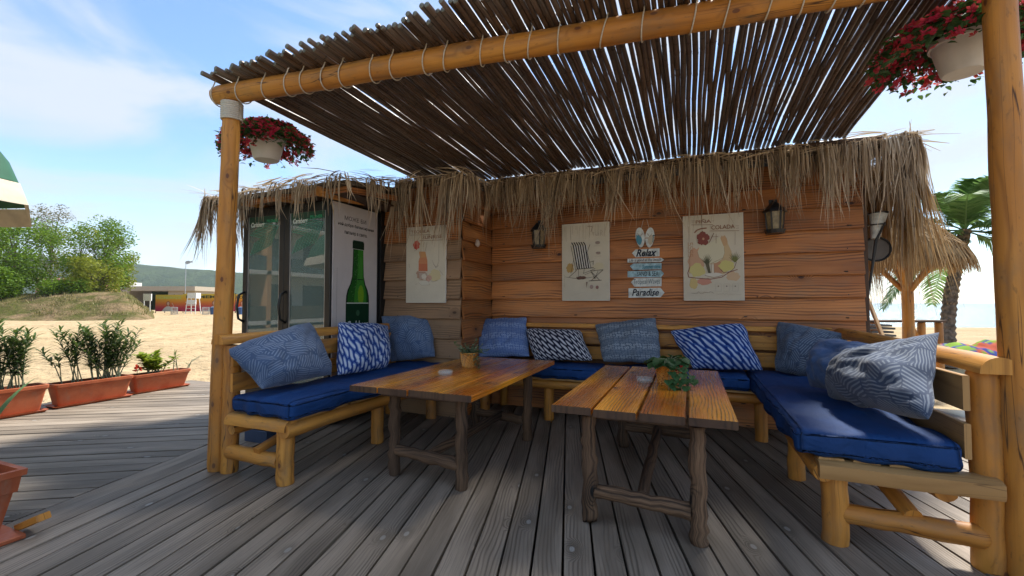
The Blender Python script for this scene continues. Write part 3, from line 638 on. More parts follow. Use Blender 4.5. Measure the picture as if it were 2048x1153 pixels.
for (x0, x1, hs) in ((FX0, XM-.003, -1), (XM+.003, FX1, -1)):
    mb = MB(); b = .075; y0, y1 = FY0, FY0+.05
    mb.box((x0, y0, FZ0+.3), (x0+b, y1, FZ1-.02)); mb.box((x1-b, y0, FZ0+.3), (x1, y1, FZ1-.02)); mb.box((x0+b, y0, FZ1-.12), (x1-b, y1, FZ1-.02)); mb.box((x0+b, y0, FZ0+.3), (x1-b, y1, FZ0+.4)); dr = mb.build('door', 'black_frame', fr)
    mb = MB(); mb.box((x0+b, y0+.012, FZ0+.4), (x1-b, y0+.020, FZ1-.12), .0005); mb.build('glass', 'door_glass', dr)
    mb = MB(); mb.box((x0+b, y0+.0085, FZ0+.4), (x0+b+.012, y0+.0115, FZ1-.12), .0005); mb.box((x1-b-.012, y0+.0085, FZ0+.4), (x1-b, y0+.0115, FZ1-.12), .0005); mb.build('glass_trim', 'steel', dr)
    mb = MB(); hx = x0+.035; mb.tube([(hx, y0, 1.12), (hx-.02, y0-.055, 1.16), (hx-.03, y0-.07, 1.3), (hx-.02, y0-.055, 1.44), (hx, y0, 1.48)], .014, 8); mb.build('handle', 'black_frame', dr, True)
    # palm reflection painted in green strokes, with printed lettering, at head of glass
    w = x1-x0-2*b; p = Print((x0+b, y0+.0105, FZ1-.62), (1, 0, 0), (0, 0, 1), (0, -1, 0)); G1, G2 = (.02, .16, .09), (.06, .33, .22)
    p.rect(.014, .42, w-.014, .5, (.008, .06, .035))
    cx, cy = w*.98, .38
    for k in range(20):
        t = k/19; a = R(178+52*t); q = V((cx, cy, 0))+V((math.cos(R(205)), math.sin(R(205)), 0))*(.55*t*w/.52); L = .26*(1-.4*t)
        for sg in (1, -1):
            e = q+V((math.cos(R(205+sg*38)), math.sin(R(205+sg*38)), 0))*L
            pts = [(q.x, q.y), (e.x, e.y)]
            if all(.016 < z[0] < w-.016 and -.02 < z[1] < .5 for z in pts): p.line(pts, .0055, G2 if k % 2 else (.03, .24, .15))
    p.text('Carlsberg', .05, .36, .22, .075, (.75, .85, .8), .02, .25)
    p.text('PILSNER', .31, .42, .18, .035, (.04, .42, .2), .01)
    p.build(dr, 'door_print_reflection', 'print_gloss')
mb = MB(); mb.box((FX1, FY0+.03, .3), (FX1+.012, 4.49, FZ1-.02), .001); ad_p = mb.build('advert_panel', 'ad_panel', fr)
AX = FX1+.012; p = Print((AX, FY0+.03, 0), (0, 1, 0), (0, 0, 1), (1, 0, 0)); AW = FY1-FY0-.06
p.text('МОЖЕ БИ', .17, 2.30, .36, .05, (.13, .12, .12), .012)
p.text('най-добре балансирания', .07, 2.22, .60, .048, (.05, .05, .05), .02)
p.text('пилзнер в света.', .17, 2.13, .38, .045, (.05, .05, .05), .02)
bx = .40
def bot(s_=1.0, dx=0, top=0):
    pr_ = [(.185, .3), (.185, 1.36), (.18, 1.43), (.16, 1.5), (.12, 1.57), (.093, 1.66), (.085, 1.84), (.082, 1.98)]
    return [(bx+dx+x*s_, z) for x, z in pr_]+[(bx+dx-x*s_, z) for x, z in reversed(pr_)]
p.poly(bot(1.06), (.004, .018, .007)); p.poly(bot(.93), (.012, .095, .012)); p.poly(bot(.55, .04), (.035, .21, .02)); p.ell(bx+.05, 1.44, .05, .12, (.16, .33, .015)); p.ell(bx+.045, 1.75, .028, .15, (.05, .24, .03))
p.rect(bx-.088, 1.62, bx+.088, 1.632, (.006, .04, .01))
p.rect(bx-.098, 1.985, bx+.098, 2.07, (.006, .018, .008)); p.rect(bx-.088, 2.07, bx+.088, 2.085, (.02, .05, .03))
for k in range(9): p.rect(bx-.09+k*.02, 1.985, bx-.083+k*.02, 2.06, (.015, .045, .02))
p.rect(bx-.187, .6, bx+.187, 1.345, (.003, .032, .012)); p.rect(bx-.187, 1.34, bx+.187, 1.352, (.5, .55, .5)); p.ell(bx, 1.23, .03, .035, (.03, .10, .05))
p.text('Carlsberg', bx-.18, 1.02, .36, .12, (.6, .63, .6), .03, .2)
for k in range(70):
    yy = rnd.uniform(1.36, 1.95); hw = .15 if yy < 1.5 else .075; p.ell(bx+rnd.uniform(-hw, hw*.2), yy, .004, .005, (.09, .26, .08), 6)
for k in range(34): p.rect(.045, 1.0+k*.022, .052, 1.0+k*.022+.013, (.3, .28, .28))
p.build(ad_p, 'advert_print')

# ------------------------------------------------------------------ benches
def halflog(r, flat=-.25, n=12):
    """rounded-top profile, flat below"""
    a0 = math.asin(flat); pts = [(r*math.cos(a0+(math.pi-2*a0)*i/n), r*math.sin(a0+(math.pi-2*a0)*i/n)) for i in range(n+1)]
    return pts
def halflog_down(r): return [(-x, -y) for x, y in halflog(r)]
bl = thing('log_bench', (-3.1, 3.5, 0), 'golden log bench along the fridge, left arm of the seating corner', 'bench')
def P(mb, name, par, mat='pine', sm='auto'): return mb.build(name, mat, par, sm)
for x, y, h, r in ((-2.815, 2.45, .43, .063), (-2.82, 3.5, .40, .06), (-2.82, 4.45, .40, .06)):
    mb = MB(); mb.log((x, y, 0), (x, y, h), r, r*.97); P(mb, 'leg', bl)
for y in (2.46, 4.5):
    mb = MB(); mb.log((-3.43, y, 0), (-3.43, y, 1.01), .064, .062, n=9); P(mb, 'back_post', bl)
mb = MB(); mb.extrude(halflog(.065), (-3.36, 2.42, .425), (-2.72, 2.42, .425), (0, 0, 1), 5, .002); P(mb, 'end_rail', bl)
mb = MB(); mb.log((-2.745, 2.37, .415), (-2.745, 4.6, .415), .058, .055, n=10); P(mb, 'seat_beam', bl)
mb = MB(); mb.log((-3.335, 2.40, .355), (-3.335, 4.6, .355), .04, .04, n=10); P(mb, 'seat_beam', bl)
mb = MB(); mb.log((-3.40, 2.44, .175), (-2.85, 2.44, .165), .057, .052); P(mb, 'stretcher', bl)
mb = MB(); mb.plank((-3.06, 2.40, .225), (-3.02, 3.0, .40), .06, .055, None, .02); P(mb, 'brace', bl)
for x in (-3.3, -3.13, -2.96, -2.79):
    mb = MB(); mb.plank((x, 2.40, .478), (x, 4.58, .478), .12, .02); P(mb, 'slat', bl, 'pine_pale')
mb = MB(); mb.extrude(halflog(.07, -.1), (-3.45, 2.35, 1.03), (-3.45, 4.62, 1.03), (0, 0, 1), 8, .003); P(mb, 'top_rail', bl)
for z in (.92, .72):
    mb = MB(); mb.plank((-3.345, 2.4, z), (-3.345, 4.6, z), .028, .145, (0, 0, 1)); P(mb, 'back_slat', bl)
bb = thing('log_bench', (-.5, 5.2, 0), 'golden log bench against the hut wall, middle of the seating corner', 'bench')
for x in (-2.35, -1.53, -.49, .63):
    mb = MB(); mb.log((x, 4.93, 0), (x, 4.93, .40), .058, .056); P(mb, 'leg', bb)
for x in (-2.3, -.45, 1.1):
    mb = MB(); mb.log((x, 5.405, 0), (x, 5.405, 1.0), .05, .05); P(mb, 'back_post', bb)
mb = MB(); mb.log((-2.44, 4.86, .42), (.62, 4.86, .42), .052, .05, n=12); P(mb, 'seat_beam', bb)
mb = MB(); mb.log((-2.44, 5.3, .42), (1.3, 5.3, .42), .045, .045, n=12); P(mb, 'seat_beam', bb)
for y in (4.86, 5.02, 5.18, 5.32):
    mb = MB(); mb.plank((-2.44, y, .486), (.62 if y < 5.1 else 1.25, y, .486), .12, .02); P(mb, 'slat', bb, 'pine_pale')
mb = MB(); mb.plank((-2.42, 5.40, 1.065), (1.33, 5.40, 1.07), .10, .05, (0, 0, 1)); P(mb, 'top_rail', bb)
for z in (.925, .745):
    mb = MB(); mb.plank((-2.42, 5.335, z), (1.33, 5.335, z), .028, .15, (0, 0, 1)); P(mb, 'back_slat', bb)
br = thing('log_bench', (1.05, 4.1, 0), 'golden log bench with exposed end frame, right arm of the seating corner', 'bench')
for x, y, h, r in ((.745, 3.03, .42, .065), (.745, 4.0, .40, .06)):
    mb = MB(); mb.log((x, y, 0), (x, y, h), r, r*.97, 18, 8); P(mb, 'leg', br)
for y in (3.02, 4.2, 5.3):
    mb = MB(); mb.log((1.40, y, 0), (1.40, y, 1.0), .072, .07, 18, 9); P(mb, 'back_post', br)
mb = MB(); mb.extrude([(-.07, -.045), (.07, -.045), (.078, -.02), (.078, .03), (.05, .045), (-.05, .045), (-.078, .03), (-.078, -.02)], (.655, 2.985, .43), (1.40, 2.95, .435), (0, 0, 1), 5, .003); P(mb, 'end_rail', br, 'pine_pale')
mb = MB(); mb.log((.68, 2.97, .395), (.68, 4.84, .395), .052, .05, n=10); P(mb, 'seat_beam', br)
mb = MB(); mb.log((1.24, 3.04, .35), (1.24, 5.3, .35), .055, .055, n=10); P(mb, 'seat_beam', br)
mb = MB(); mb.log((.78, 3.02, .175), (1.36, 3.0, .165), .053, .058, 18); P(mb, 'stretcher', br)
mb = MB(); mb.extrude(halflog(.045, -.2), (1.08, 2.99, .215), (.98, 3.6, .42), (0, 0, 1)); P(mb, 'brace', br)
for x in (.72, .88, 1.04, 1.2):
    mb = MB(); mb.plank((x, 2.965, .477), (x, 5.3 if x > .8 else 4.84, .477), .12, .02); P(mb, 'slat', br, 'pine_pale')
mb = MB(); mb.extrude(halflog(.08, -.05), (1.405, 2.90, 1.005), (1.405, 5.36, 1.02), (0, 0, 1), 8, .003); P(mb, 'top_rail', br)
for z in (.89, .645):
    mb = MB(); mb.plank((1.30, 2.96, z), (1.30, 5.3, z), .028, .18, (0, 0, 1)); P(mb, 'back_slat', br, 'pine_pale')
# seat cushions: rounded slabs with soft, slightly sagging cloth
def cushion(lo, hi, label, seed, sag=.017, N=(26, 46, 8)):
    lo, hi = V(lo), V(hi); c = (lo+hi)/2; e = (hi-lo)/2; mb = MB(); rr = .045; idx = {}
    def sp(a, b, k): 
        a_, b_ = a+.0, b; inner = [a_+(b_-a_)*(i/k) for i in range(k+1)]; return [a_, a_+rr*.3, a_+rr*.75]+inner[1:-1]+[b_-rr*.75, b_-rr*.3, b_]
    gx, gy, gz = sp(-e.x, e.x, N[0]), sp(-e.y, e.y, N[1]), sp(-e.z, e.z, N[2])
    def vid(x, y, z):
        k = (round(x, 5), round(y, 5), round(z, 5))
        if k not in idx:
            q = V((max(-e.x+rr, min(e.x-rr, x)), max(-e.y+rr, min(e.y-rr, y)), max(-e.z+rr, min(e.z-rr, z)))); d = V((x, y, z))-q; p = q+d.normalized()*rr if d.length > 1e-6 else V((x, y, z))
            top = (z > 0); f = mnoise.noise(V((p.x*3+seed, p.y*3, p.z*5)))*sag+mnoise.noise(V((p.x*9+seed, p.y*7, p.z*9)))*sag*.4
            ex, ey = min(1, (e.x-abs(p.x))/.2), min(1, (e.y-abs(p.y))/.25); dome = .010*ex*ey if top else 0
            wr = .0095*math.sin((p.x*1.2+p.y*.5+seed)*26+3*mnoise.noise(V((p.x*4, p.y*4, seed))))*max(0, 1-ex*ey)*(.6 if top else 1)
            n = V((p.x/e.x**1, p.y/e.y, p.z/e.z)); n = V((n.x**5, n.y**5, n.z**5)); n = n.normalized() if n.length > 0 else V((0, 0, 1))
            idx[k] = mb.vert(c+p+n*(f+wr)+V((0, 0, dome)))
        return idx[k]
    for (A, B, fn) in ((gx, gy, lambda a, b: (a, b, e.z)), (gy, gx, lambda a, b: (b, a, -e.z)), (gy, gz, lambda a, b: (e.x, a, b)), (gz, gy, lambda a, b: (-e.x, b, a)), (gx, gz, lambda a, b: (a, -e.y, b)), (gz, gx, lambda a, b: (b, e.y, a))):
        for i in range(len(A)-1):
            for j in range(len(B)-1): mb.face((vid(*fn(A[i], B[j])), vid(*fn(A[i+1], B[j])), vid(*fn(A[i+1], B[j+1])), vid(*fn(A[i], B[j+1]))))
    return tag(mb.build('seat_cushion', 'cushion_blue', None, True), label, 'cushion', 'blue bench cushions')
cushion((-3.32, 2.37, .492), (-2.665, 4.6, .632), 'long royal blue seat cushion on the bench beside the fridge', 1)
cushion((-2.42, 4.78, .498), (-.93, 5.31, .632), 'royal blue seat cushion on the wall bench, behind the table with the herb basket', 2)
cushion((-.915, 4.78, .498), (.53, 5.31, .632), 'royal blue seat cushion on the wall bench, behind the table with the ivy pot', 3)
cushion((.545, 2.93, .49), (1.285, 5.31, .64), 'long rumpled royal blue seat cushion on the right hand bench by the big post', 4, .027)
# loose pillows
def pillow(cn, mat, label, thick=.11, seed=0, pinch=.05, ear=1., uvs=(.62, .46), back=.35, group='loose pillows on the benches', N=40):
    bl_, br_, tr_, tl_ = [V(c) for c in cn]; mb = MB(); nrm = (br_-bl_).cross(tl_-bl_).normalized()
    if nrm.dot(EYEV-bl_) < 0: nrm = -nrm; flip = True
    else: flip = False
    cen = (bl_+br_+tr_+tl_)/4; thick *= 1.3; sz = (br_-bl_).length
    def pos(u, v, side):
        a, b = (u+1)/2, (v+1)/2; p = bl_*(1-a)*(1-b)+br_*a*(1-b)+tr_*a*b+tl_*(1-a)*b
        k = pinch*((1-u*u)*v*v*abs(v)+(1-v*v)*u*u*abs(u)); p = p+(cen-p)*k; p = p+(cen-p)*(.055*(u*v)**4); ed = max(abs(u), abs(v))**6; p = p+(cen-p).normalized()*(ed*sz*.03*(mnoise.noise(V((u*2.3+seed*5, v*2.3, 9)))+.3))
        t = max(0, (1-u**2))**.5*max(0, (1-v**2))**.5*(1-.30*v)
        crn = max(0, abs(u)+abs(v)-1.25)
        w = mnoise.noise(V((u*1.3+seed*3.1, v*1.3, seed)))*.5+mnoise.noise(V((u*3.1+seed, v*2.6-seed, 2)))*.28
        cr = abs(mnoise.noise(V((u*1.1+v*.9+seed*7, (v-u)*2.9, seed+.5)))); cr = max(0, 1-cr*5.5)*.10*(.4+min(1, abs(u)+abs(v)))
        cr2 = abs(mnoise.noise(V((u*2.9+seed*5, v*1.2-u, seed+3)))); cr2 = max(0, 1-cr2*6)*.07
        return p+nrm*(thick*t*((1+.55*w)-cr-cr2)*(1 if side > 0 else -back))
    G = {}
    for side in (1, -1):
        for i in range(N+1):
            for j in range(N+1):
                edge = i in (0, N) or j in (0, N); k = (i, j, 0 if edge else side)
                if k not in G:
                    u, v = math.sin((2*i/N-1)*math.pi/2*.93)/math.sin(math.pi/2*.93), math.sin((2*j/N-1)*math.pi/2*.93)/math.sin(math.pi/2*.93); G[k] = mb.vert(pos(u, v, side))
    for side in (1, -1):
        for i in range(N):
            for j in range(N):
                q = []; uvq = []
                for (a, b) in ((i, j), (i+1, j), (i+1, j+1), (i, j+1)):
                    edge = a in (0, N) or b in (0, N); q.append(G[(a, b, 0 if edge else side)]); uvq.append((a/N*uvs[0]+seed*.37+(.9 if side < 0 else 0), b/N*uvs[1]+seed*.21))
                if (side < 0) != flip: q.reverse(); uvq.reverse()
                mb.face(q, uvq)
    return tag(mb.build('pillow', mat, None, True), label, 'pillow', group)
nL = V((.52, 0, .40)).normalized(); pL = (-2.97, 3, .66); pL2 = (-3.06, 3, .66)
def q4(pts, p, n): return [apl(x, y, p, n) for x, y in pts]
pillow(q4([(522, 782), (668, 752), (622, 640), (446, 697)], pL, nL), 'hatch_blue', 'largest grey blue hatched pillow nearest the left log post', .13, 1, .03)
pillow(q4([(672, 754), (778, 738), (778, 650), (672, 643)], pL2, nL), 'cable_blue', 'blue and white cable patterned pillow, middle of the bench beside the fridge', .13, 2, .03, (.5, .45))
nB = V((0, -.50, .36)).normalized(); nB3 = V((.14, -.50, .30)).normalized()
pillow(q4([(779, 727), (873, 716), (864, 629), (760, 631)], (-3.1, 4.36, .66), nB3), 'hatch_blue', 'blue hatched pillow in the far corner below the cocktail glass poster', .11, 3, .04, (.55, .42))
pB = (0, 5.02, .645)
pillow(q4([(955, 718), (1062, 716), (1056, 632), (948, 636)], pB, nB), 'dots_blue', 'blue pillow with rows of pale dots behind the herb pot', .10, 4, .07, (.5, .42))
pillow(q4([(1068, 721), (1190, 724), (1162, 658), (1048, 657)], (0, 4.97, .645), nB), 'cable_black', 'black and white cable patterned pillow under the deck chair poster', .10, 5, .03, (.5, .32))
pillow(q4([(1203, 727), (1328, 728), (1315, 633), (1187, 648)], pB, nB), 'dots_grey', 'grey pillow with rows of pale dots under the arrow signs', .11, 6, .05, (.55, .42))
pillow(q4([(1383, 740), (1530, 743), (1488, 643), (1334, 661)], (0, 4.98, .645), nB), 'cable_wide', 'blue and white cable patterned pillow under the largest poster', .11, 7, .04, (.6, .42))
pillow(q4([(1548, 744), (1655, 768), (1705, 668), (1552, 640)], (1.0, 5.0, .66), V((-.25, -.5, .33)).normalized()), 'hatch_dim', 'dim grey blue hatched pillow in the inner corner of the right hand bench', .12, 8, .05, (.6, .44))
nR = V((-.52, 0, .36)).normalized()
pillow(q4([(1618, 775), (1735, 800), (1768, 690), (1640, 676)], (1.0, 4, .68), V((-.5, -.22, .36)).normalized()), 'pillow_plain', 'plain faded blue pillow slumped between two hatched pillows', .15, 9, .02)
pillow(q4([(1655, 800), (1868, 850), (1880, 664), (1712, 706)], (.98, 3.4, .67), nR), 'hatch_navy', 'large navy pillow with bold white hatching on the right hand bench', .15, 10, .03, (.72, .55))

# ------------------------------------------------------------------ tables
def table(x0, x1, y0, y1, legs, label, seed, np_=4, gap=.004):
    t = thing('plank_table', ((x0+x1)/2, (y0+y1)/2, 0), label, 'table'); r = random.Random(seed); w = (x1-x0)/np_
    for i in range(np_):
        a = x0+i*w+gap; b = x0+(i+1)*w-gap; dy = r.uniform(-.012, .012)
        mb = MB(); mb.plank(((a+b)/2, y0+dy, .698+r.uniform(-.001, .001)), ((a+b)/2, y1+r.uniform(-.015, .015), .698), b-a, .045, None, .004); mb.m[-2:] = [1, 1]; mb.build('tabletop_plank', ['table_top', 'dark_board'], t)
    for y in (y0+.22, y1-.28):
        mb = MB(); mb.plank((x0+.16, y, .645), (x1-.16, y, .645), .09, .055); mb.build('crossbar', 'dark_board', t)
    for x, y in legs:
        mb = MB(); mb.log((x, y, 0), (x+r.uniform(-.01, .01), y, .665), .047, .043, 14, 16, .008, .09); mb.build('leg', 'bark_log', t, True)
    (ax_, ay_), (bx_, by_), (cx_, cy_), (dx_, dy_) = legs
    for (p0, p1) in (((ax_+.03, ay_, .20), (bx_-.03, by_, .175)), ((cx_+.03, cy_, .19), (dx_-.03, dy_, .19))):
        mb = MB(); mb.log(p0, p1, .042, .046, 12, 10, .005, .09); mb.build('stretcher', 'bark_log', t, True)
    mb = MB(); mb.log(((ax_+bx_)/2, ay_+.04, .19), ((cx_+dx_)/2, cy_-.04, .2), .035, .04, 10, 8, .004, .05); mb.build('stretcher', 'bark_log', t, True)
    return t
table(-2.42, -1.37, 2.68, 4.63, [(-2.17, 2.9), (-1.55, 2.87), (-2.14, 4.25), (-1.5, 4.12)], 'varnished plank table on bark log legs with herb basket, nearer the fridge', 1)
table(-.81, .24, 2.62, 4.5, [(-.59, 2.74), (.03, 2.72), (-.6, 4.28), (.03, 4.25)], 'varnished plank table on bark log legs with trailing ivy pot, nearer the right bench', 2, 4, .009)
def ashtray(x, y, label):
    mb = MB(); mb.lathe([(.0, .004), (.05, .004), (.056, 0), (.062, .004), (.066, .036), (.06, .038), (.054, .032), (.048, .012), (.0, .012)], (x, y, .7215), 22); tag(mb.build('ashtray', 'clear_glass', None, True), label, 'ashtray')
ashtray(-1.99, 3.37, 'round clear glass ashtray in front of the herb basket'); ashtray(-.34, 3.66, 'round clear glass ashtray left of the ivy pot')
def basket(x, y, r, h, par):
    mb = MB(); n = 28; rings = []
    lv = 13
    for j in range(lv+1):
        t = j/lv; row = []
        for k in range(n):
            b = .004*(1 if (k//1+j) % 2 else -1); rr = r*(.78+.22*t)+b*(1 if 0 < j < lv else .3); a = 2*math.pi*(k+.25*j)/n; row.append(mb.vert((x+rr*math.cos(a), y+rr*math.sin(a), .722+h*t)))
        rings.append(row)
    for j in range(lv):
        for k in range(n): mb.face((rings[j][k], rings[j][(k+1) % n], rings[j+1][(k+1) % n], rings[j+1][k]), [(k*.03, j*.02), (k*.03+.03, j*.02), (k*.03+.03, j*.02+.02), (k*.03, j*.02+.02)])
    mb.face(list(reversed(rings[0]))); mb.build('basket', 'pine', par, False)
    mb = MB(); mb.tube([(x+r*math.cos(t), y+r*math.sin(t), .722+h) for t in [2*math.pi*k/24 for k in range(25)]], .007, 6, False); mb.build('rim', 'pine', par, True)
    mb = MB(); mb.poly([(x+r*.95*math.cos(2*math.pi*k/16), y+r*.95*math.sin(2*math.pi*k/16), .722+h*.93) for k in range(16)]); mb.build('soil', 'soil', par)
def leaf(mb, p, d, L, w, up=V((0, 0, 1)), col=None, curl=.15, shape='lance'):
    d = V(d).normalized(); s = d.cross(up); s = s.normalized() if s.length > 1e-3 else V((1, 0, 0)); n = s.cross(d); c = col if col is not None else rnd.random()
    a = mb.vert(p, (c*.8,)*3); m1 = p+d*L*.35+n*(L*curl*.5); m2 = p+d*L*.7+n*(L*curl*.3); e = mb.vert(p+d*L-n*(L*curl*.4), (c,)*3)
    w1, w2 = (w*.5, w*.4) if shape == 'lance' else (w*.5, w*.48)
    q = [mb.vert(m1-s*w1+n*w1*.25, (c,)*3), mb.vert(m1-n*w1*.0, (c*.7,)*3), mb.vert(m1+s*w1+n*w1*.25, (c,)*3), mb.vert(m2-s*w2+n*w2*.2, (c,)*3), mb.vert(m2, (c*.7,)*3), mb.vert(m2+s*w2+n*w2*.2, (c,)*3)]
    for f in ((a, q[1], q[0]), (a, q[2], q[1]), (q[0], q[1], q[4], q[3]), (q[1], q[2], q[5], q[4]), (q[3], q[4], e), (q[4], q[5], e)): mb.face(f)
def rdir(zmin=-.2, zmax=1):
    a = rnd.uniform(0, 2*math.pi); z = rnd.uniform(zmin, zmax); k = math.sqrt(max(0, 1-z*z)); return V((k*math.cos(a), k*math.sin(a), z))
hp = thing('herb_basket', (-2.02, 3.87, .7205), 'small woven basket of pale leafy herbs on the table nearer the fridge', 'potted plant'); basket(-2.02, 3.87, .083, .135, hp)
mb = MB(); mst = MB()
for _ in range(30):
    d = rdir(.15, 1); L = rnd.uniform(.05, .15) if rnd.random() < .8 else .2; b = V((-2.02, 3.87, .85)); e = b+V((d.x*L*1.2, d.y*L*1.2, d.z*L*.8-.02)); mst.tube([b+V((d.x, d.y, 0))*.03, (b+e)/2+V((0, 0, .02)), e], .0018, 4, False)
    for k in range(9): t = .3+.7*k/8; leaf(mb, b+(e-b)*t, (rdir(-.2, .8)+d*.5), rnd.uniform(.025, .05), .016)
for _ in range(3):
    for k in range(12): leaf(mb, V((-1.94+.004*k, 3.84, .86-.014*k+rnd.uniform(-.01, .01))), rdir(-.6, .4), .045, .02)
mb.build('foliage', 'leaf_pale', hp)['kind'] = 'stuff'; mst.build('stems', 'leaf_green', hp)
ip = thing('ivy_pot', (-.15, 3.62, .7205), 'woven pot with trailing green heart leaves and a red flower on the right table', 'potted plant'); basket(-.17, 3.62, .085, .15, ip)
mb = MB(); mst = MB()
for _ in range(26):
    d = rdir(.05, .9); L = rnd.uniform(.04, .10); b = V((-.15, 3.62, .875)); e = b+V((d.x*L, d.y*L, d.z*L*.9)); mst.tube([b, (b+e)/2+V((0, 0, .015)), e], .002, 4, False); leaf(mb, e, V((d.x, d.y, -.25)), rnd.uniform(.085, .13), rnd.uniform(.085, .115), shape='broad', col=rnd.uniform(.1, .8))
for (dx, dy, dz, n_) in ((.02, -.13, -.14, 7), (.10, -.12, -.12, 7), (.13, -.06, -.1, 5), (-.02, -.15, -.15, 5)):
    b = V((-.13, 3.58, .87)); pts = [b, b+V((dx*.6, dy*.6, .02)), b+V((dx, dy, dz*.6)), b+V((dx*1.1, dy*1.15, dz))]; mst.tube(pts, .0025, 4, False)
    for k in range(n_): t = .3+.7*k/max(1, n_-1); i = min(2, int(t*3)); q = pts[i]+(pts[i+1]-pts[i])*(t*3-i); leaf(mb, q, V((rnd.uniform(-.7, .7), -.8, rnd.uniform(-.6, .1))), rnd.uniform(.055, .085), rnd.uniform(.05, .075), shape='broad', col=rnd.uniform(.5, 1))
mb.build('foliage', 'leaf_green', ip)['kind'] = 'stuff'; mst.build('stems', 'leaf_pale', ip)
mb = MB()
for _ in range(26): leaf(mb, V((-.075, 3.49, .84))+rdir(-1, 1)*.026+V((0, 0, rnd.uniform(-.03, .03))), rdir(-.8, .8), .026, .022, shape='broad')
mb.build('flower', 'petal_red', ip)

# ------------------------------------------------------------------ posters on the wall
def poster(px0, px1, y, z0, z1, label):
    x0, x1 = ay(px0, 520, y).x, ay(px1, 520, y).x; mb = MB(); mb.box((x0, y, z0), (x1, y+.022, z1), .002); o = mb.build('canvas_poster', 'canvas_edge', None); tag(o, label, 'poster')
    mb = MB(); mb.box((x0+.004, y-.0012, z0+.004), (x1-.004, y-.0002, z1-.004), .0003); mb.build('canvas', 'canvas', o)
    p = Print((x0, y-.0012, z0), (1, 0, 0), (0, 0, 1), (0, -1, 0)); return o, p, x1-x0, z1-z0
BRN, ORG, INK, RED, YEL, CRM, PNK = (.20, .10, .06), (.50, .21, .10), (.03, .025, .022), (.42, .07, .05), (.55, .47, .20), (.66, .62, .52), (.55, .27, .2)
def blot(p, T, x, y, a, b, c, seed):
    r = random.Random(seed); p.poly([T(x+a*math.cos(t)*(1+r.uniform(-.18, .18)), y+b*math.sin(t)*(1+r.uniform(-.18, .18))) for t in [2*math.pi*i/22 for i in range(22)]], c)
zb = 1.375
# deck chair poster
o, p, w, h = poster(1124, 1219, 5.42, zb, 2.345, 'canvas poster of a black and white striped deck chair on the hut wall')
T = lambda X, Y: ((X-148)/580*w, (1040-Y)/915*h)
for k in range(26):
    x = rnd.uniform(160, 700); y0 = 150; p.line([T(x, y0), T(x+rnd.uniform(-6, 6), y0+rnd.uniform(40, 190))], .0022, rnd.choice(((.3, .24, .18), (.42, .35, .26))))
blot(p, T, 250, 650, 46, 60, (.46, .30, .11), 1); blot(p, T, 385, 770, 62, 20, (.16, .09, .07), 2); blot(p, T, 600, 640, 60, 40, (.58, .52, .36), 5)
tl, tr_, br_, bl_ = (285, 385), (460, 385), (500, 655), (335, 665)
def mixp(a, b, t): return (a[0]+(b[0]-a[0])*t, a[1]+(b[1]-a[1])*t)
p.poly([T(*q) for q in (bl_, br_, tr_, tl)], (.6, .58, .54))
for k in range(6):
    t0, t1 = (k+.05)/6, (k+.55)/6; a, b = mixp(tl, tr_, t0), mixp(tl, tr_, t1); c, d = mixp(bl_, br_, t1), mixp(bl_, br_, t0); p.poly([T(*d), T(*c), T(*b), T(*a)], INK)
    p.poly([T(*a), T(*b), T(b[0]-22, b[1]-38), T(a[0]-22, a[1]-38)], INK)
for a, b, ww in (((262, 385), (325, 690), .005), ((498, 380), (462, 470), .005), ((462, 470), (510, 660), .005), ((325, 668), (540, 655), .007), ((300, 540), (262, 720), .004), ((335, 680), (240, 758), .005), ((190, 755), (370, 785), .004), ((355, 590), (358, 780), .004), ((430, 665), (415, 720), .004), ((415, 720), (560, 665), .004), ((490, 590), (548, 575), .005), ((535, 575), (535, 620), .005), ((500, 690), (655, 682), .005), ((505, 695), (610, 800), .005), ((650, 685), (510, 805), .005), ((480, 808), (635, 802), .006), ((370, 785), (560, 760), .003), ((430, 735), (560, 690), .003), ((510, 700), (560, 790), .004), ((590, 700), (555, 780), .004)):
    p.line([T(*a), T(*b)], ww, INK)
p.line([T(470, 165), T(528, 170), T(512, 235)], .005, (.22, .13, .1)); 
for q in ([(525, 240), (555, 240), (540, 240), (540, 285)], [(565, 285), (570, 265), (582, 285), (600, 262), (600, 225), (602, 285)], [(625, 285), (628, 215), (650, 240), (630, 255), (655, 285)], [(668, 250), (680, 300)]): p.line([T(*z) for z in q], .003, (.36, .26, .2))
for x, y, s_ in ((590, 365, 30), (598, 485, 26)): blot(p, T, x, y, s_, s_*.6, (.33, .26, .22), x); p.line([T(x-45, y+35), T(x+35, y+38)], .002, (.3, .25, .2)); p.line([T(x-30, y-8), T(x+26, y-12)], .002, INK)
p.poly([T(448, 820), T(468, 818), T(452, 892)], (.25, .18, .14)); p.ell(*T(514, 878), .022, .026, (.35, .27, .24)); p.ell(*T(582, 884), .018, .022, (.3, .17, .15)); p.line([T(270, 978), T(420, 940)], .002, (.45, .42, .36))
for k in range(6): p.line([T(180, 735+k*24), T(183, 750+k*24)], .003, (.3, .27, .22))
p.build(o)
